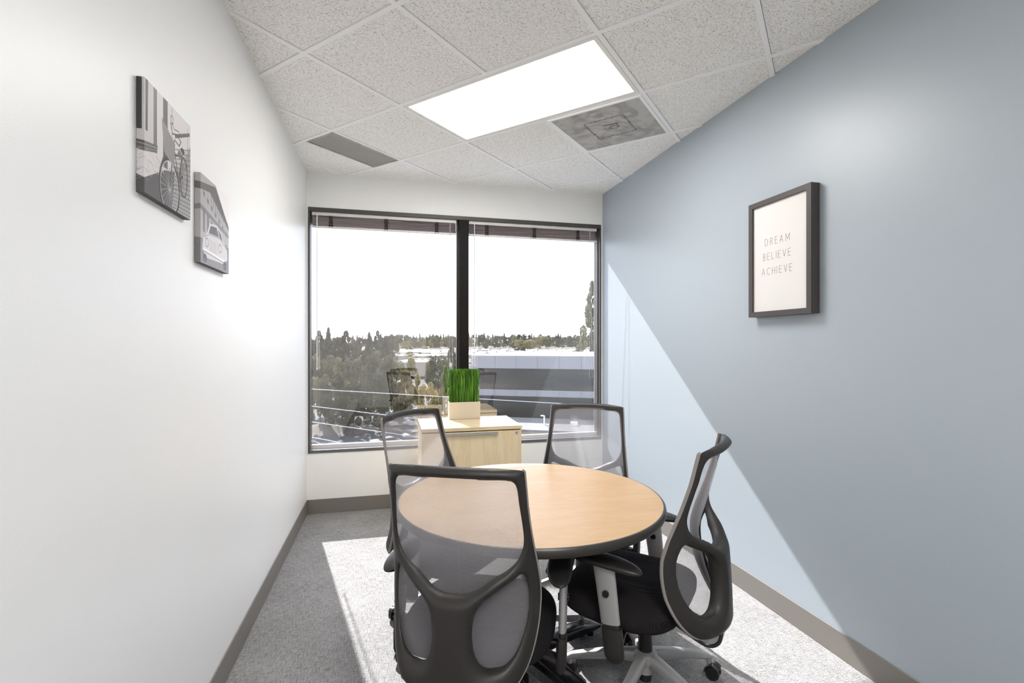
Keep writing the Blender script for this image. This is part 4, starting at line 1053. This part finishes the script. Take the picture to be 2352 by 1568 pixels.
for r_, (d_, px0, px1, n_) in enumerate(((76, 845, 1000, 5), (84, 905, 1060, 4), (97, 880, 1040, 5), (112, 770, 1030, 8), (124, 740, 1000, 7))):
    for i in range(n_): spots.append((px0+(px1-px0)*i/max(n_-1, 1)+rs.uniform(-3, 3), d_+rs.uniform(-.5, .5)))
spots = [(826, 72.5), (862, 75.5), (893, 78), (780, 71)]+spots[5:]
cols = [((.75, .75, .76), 'white_car_paint', 'white'), ((.30, .31, .33), 'silver_car_paint', 'silver-grey'), ((.05, .05, .06), 'dark_car_paint', 'dark'), ((.06, .10, .22), 'blue_car_paint', 'blue')]
cm = [car_meshes(c_[0], c_[1]) for c_ in cols]; made = {}
for i, (px, d_) in enumerate(spots):
    ci = 0 if i in (0, 3) else rs.choice((0, 0, 1, 1, 2, 3)); body, gls, wh, pm = cm[ci]; x, y = at(px, d_)
    rz = .35+rs.uniform(-.08, .08)+(0 if i else .1)
    lab = {0: 'white car parked lowest in the left pane, just above the sill', 1: 'second parked car right of the white one, behind the chair back', 2: 'third parked car in the nearest row, farthest right', 3: 'small white car half hidden by the window sill at lower left'}.get(i, cols[ci][2]+' car parked among the trees of the lot below')
    if ci not in made or i < 4:
        t = thing('car', lab, 'car', (x, y, -14.955), rz)
        b_ = body.build('body', pm, t, angle=30); g_ = gls.build('windows', M['ribbon'], t, smooth=False)
        ws = []
        for wx in (-1.35, 1.38):
            for wy in (-.78, .78): ws.append(wh.build('wheel', M['rubber'], t, loc=(wx, wy, .33)))
        made[ci] = (t, [b_, g_]+ws)
    else:
        src, parts = made[ci]; t = src.copy(); C.objects.link(t); t.location = (x, y, -14.955); t.rotation_euler = (0, 0, rz); t['label'] = lab
        for p_ in parts: q = p_.copy(); C.objects.link(q); q.parent = t
    if i >= 4: t['group'] = cols[ci][2]+' cars in the tree-shaded lot'
    elif 'group' in t: del t['group']

# power lines
M['wire'] = mat('pale_wire', (.35, .35, .36), .4)
def wire(pts, d_, r_, label):
    P = []
    (xa, ya), (xb, yb) = pts
    for i in range(25):
        u = -.6+3.2*i/24 if False else -.8+2.6*i/24
        px = xa+(xb-xa)*u; py = ya+(yb-ya)*u-6*u*(u-1)*.0
        x, y = at(px, d_); P.append((x, y, zat(py, d_)))
    tag(MB().sweep(P, r_, 6).build('power_line', M['wire']), label, 'power line')
wire(((712, 893), (1330, 929)), 26, .020, 'topmost pale power line crossing both window panes')
wire(((712, 932), (880, 952)), 24, .018, 'second pale power line from the top in the left pane')
wire(((712, 968), (880, 992)), 22, .017, 'third pale power line from the top in the left pane')
wire(((712, 1003), (775, 1015)), 20, .016, 'lowest pale power line, just above the window sill')

# ---------------------------------------------------------------- light
sun = bpy.data.lights.new('sun', 'SUN'); so = bpy.data.objects.new('sun', sun); C.objects.link(so)
sun.energy = 20; sun.angle = math.radians(.53); sun.color = (1, .98, .95)
dv = Vector((.2367, -1, -.8356)); so.rotation_euler = dv.to_track_quat('-Z', 'Y').to_euler(); so.location = (-5, 20, 20)
W = bpy.data.worlds.new('sky'); bpy.context.scene.world = W; W.use_nodes = True; nt = W.node_tree
bg = nt.nodes['Background']; bg.inputs['Strength'].default_value = 2.0
tc = nt.nodes.new('ShaderNodeTexCoord'); sx = nt.nodes.new('ShaderNodeSeparateXYZ'); nt.links.new(tc.outputs['Generated'], sx.inputs[0])
cr = nt.nodes.new('ShaderNodeValToRGB'); nt.links.new(sx.outputs['Z'], cr.inputs['Fac'])
e = cr.color_ramp.elements; e[0].position = 0; e[0].color = (1.80, 1.88, 2.05, 1); e[1].position = .5; e[1].color = (1.50, 1.66, 1.98, 1)
nt.links.new(cr.outputs['Color'], bg.inputs['Color'])
S = bpy.context.scene
S.view_settings.view_transform = 'Standard'; S.view_settings.look = 'None'; S.view_settings.exposure = .27; S.view_settings.gamma = 1; S.view_settings.use_curve_mapping = False
S.cycles.max_bounces = 10; S.cycles.diffuse_bounces = 6; S.cycles.glossy_bounces = 4; S.cycles.transparent_max_bounces = 16
S.cycles.caustics_reflective = False; S.cycles.caustics_refractive = False; S.cycles.sample_clamp_indirect = 6
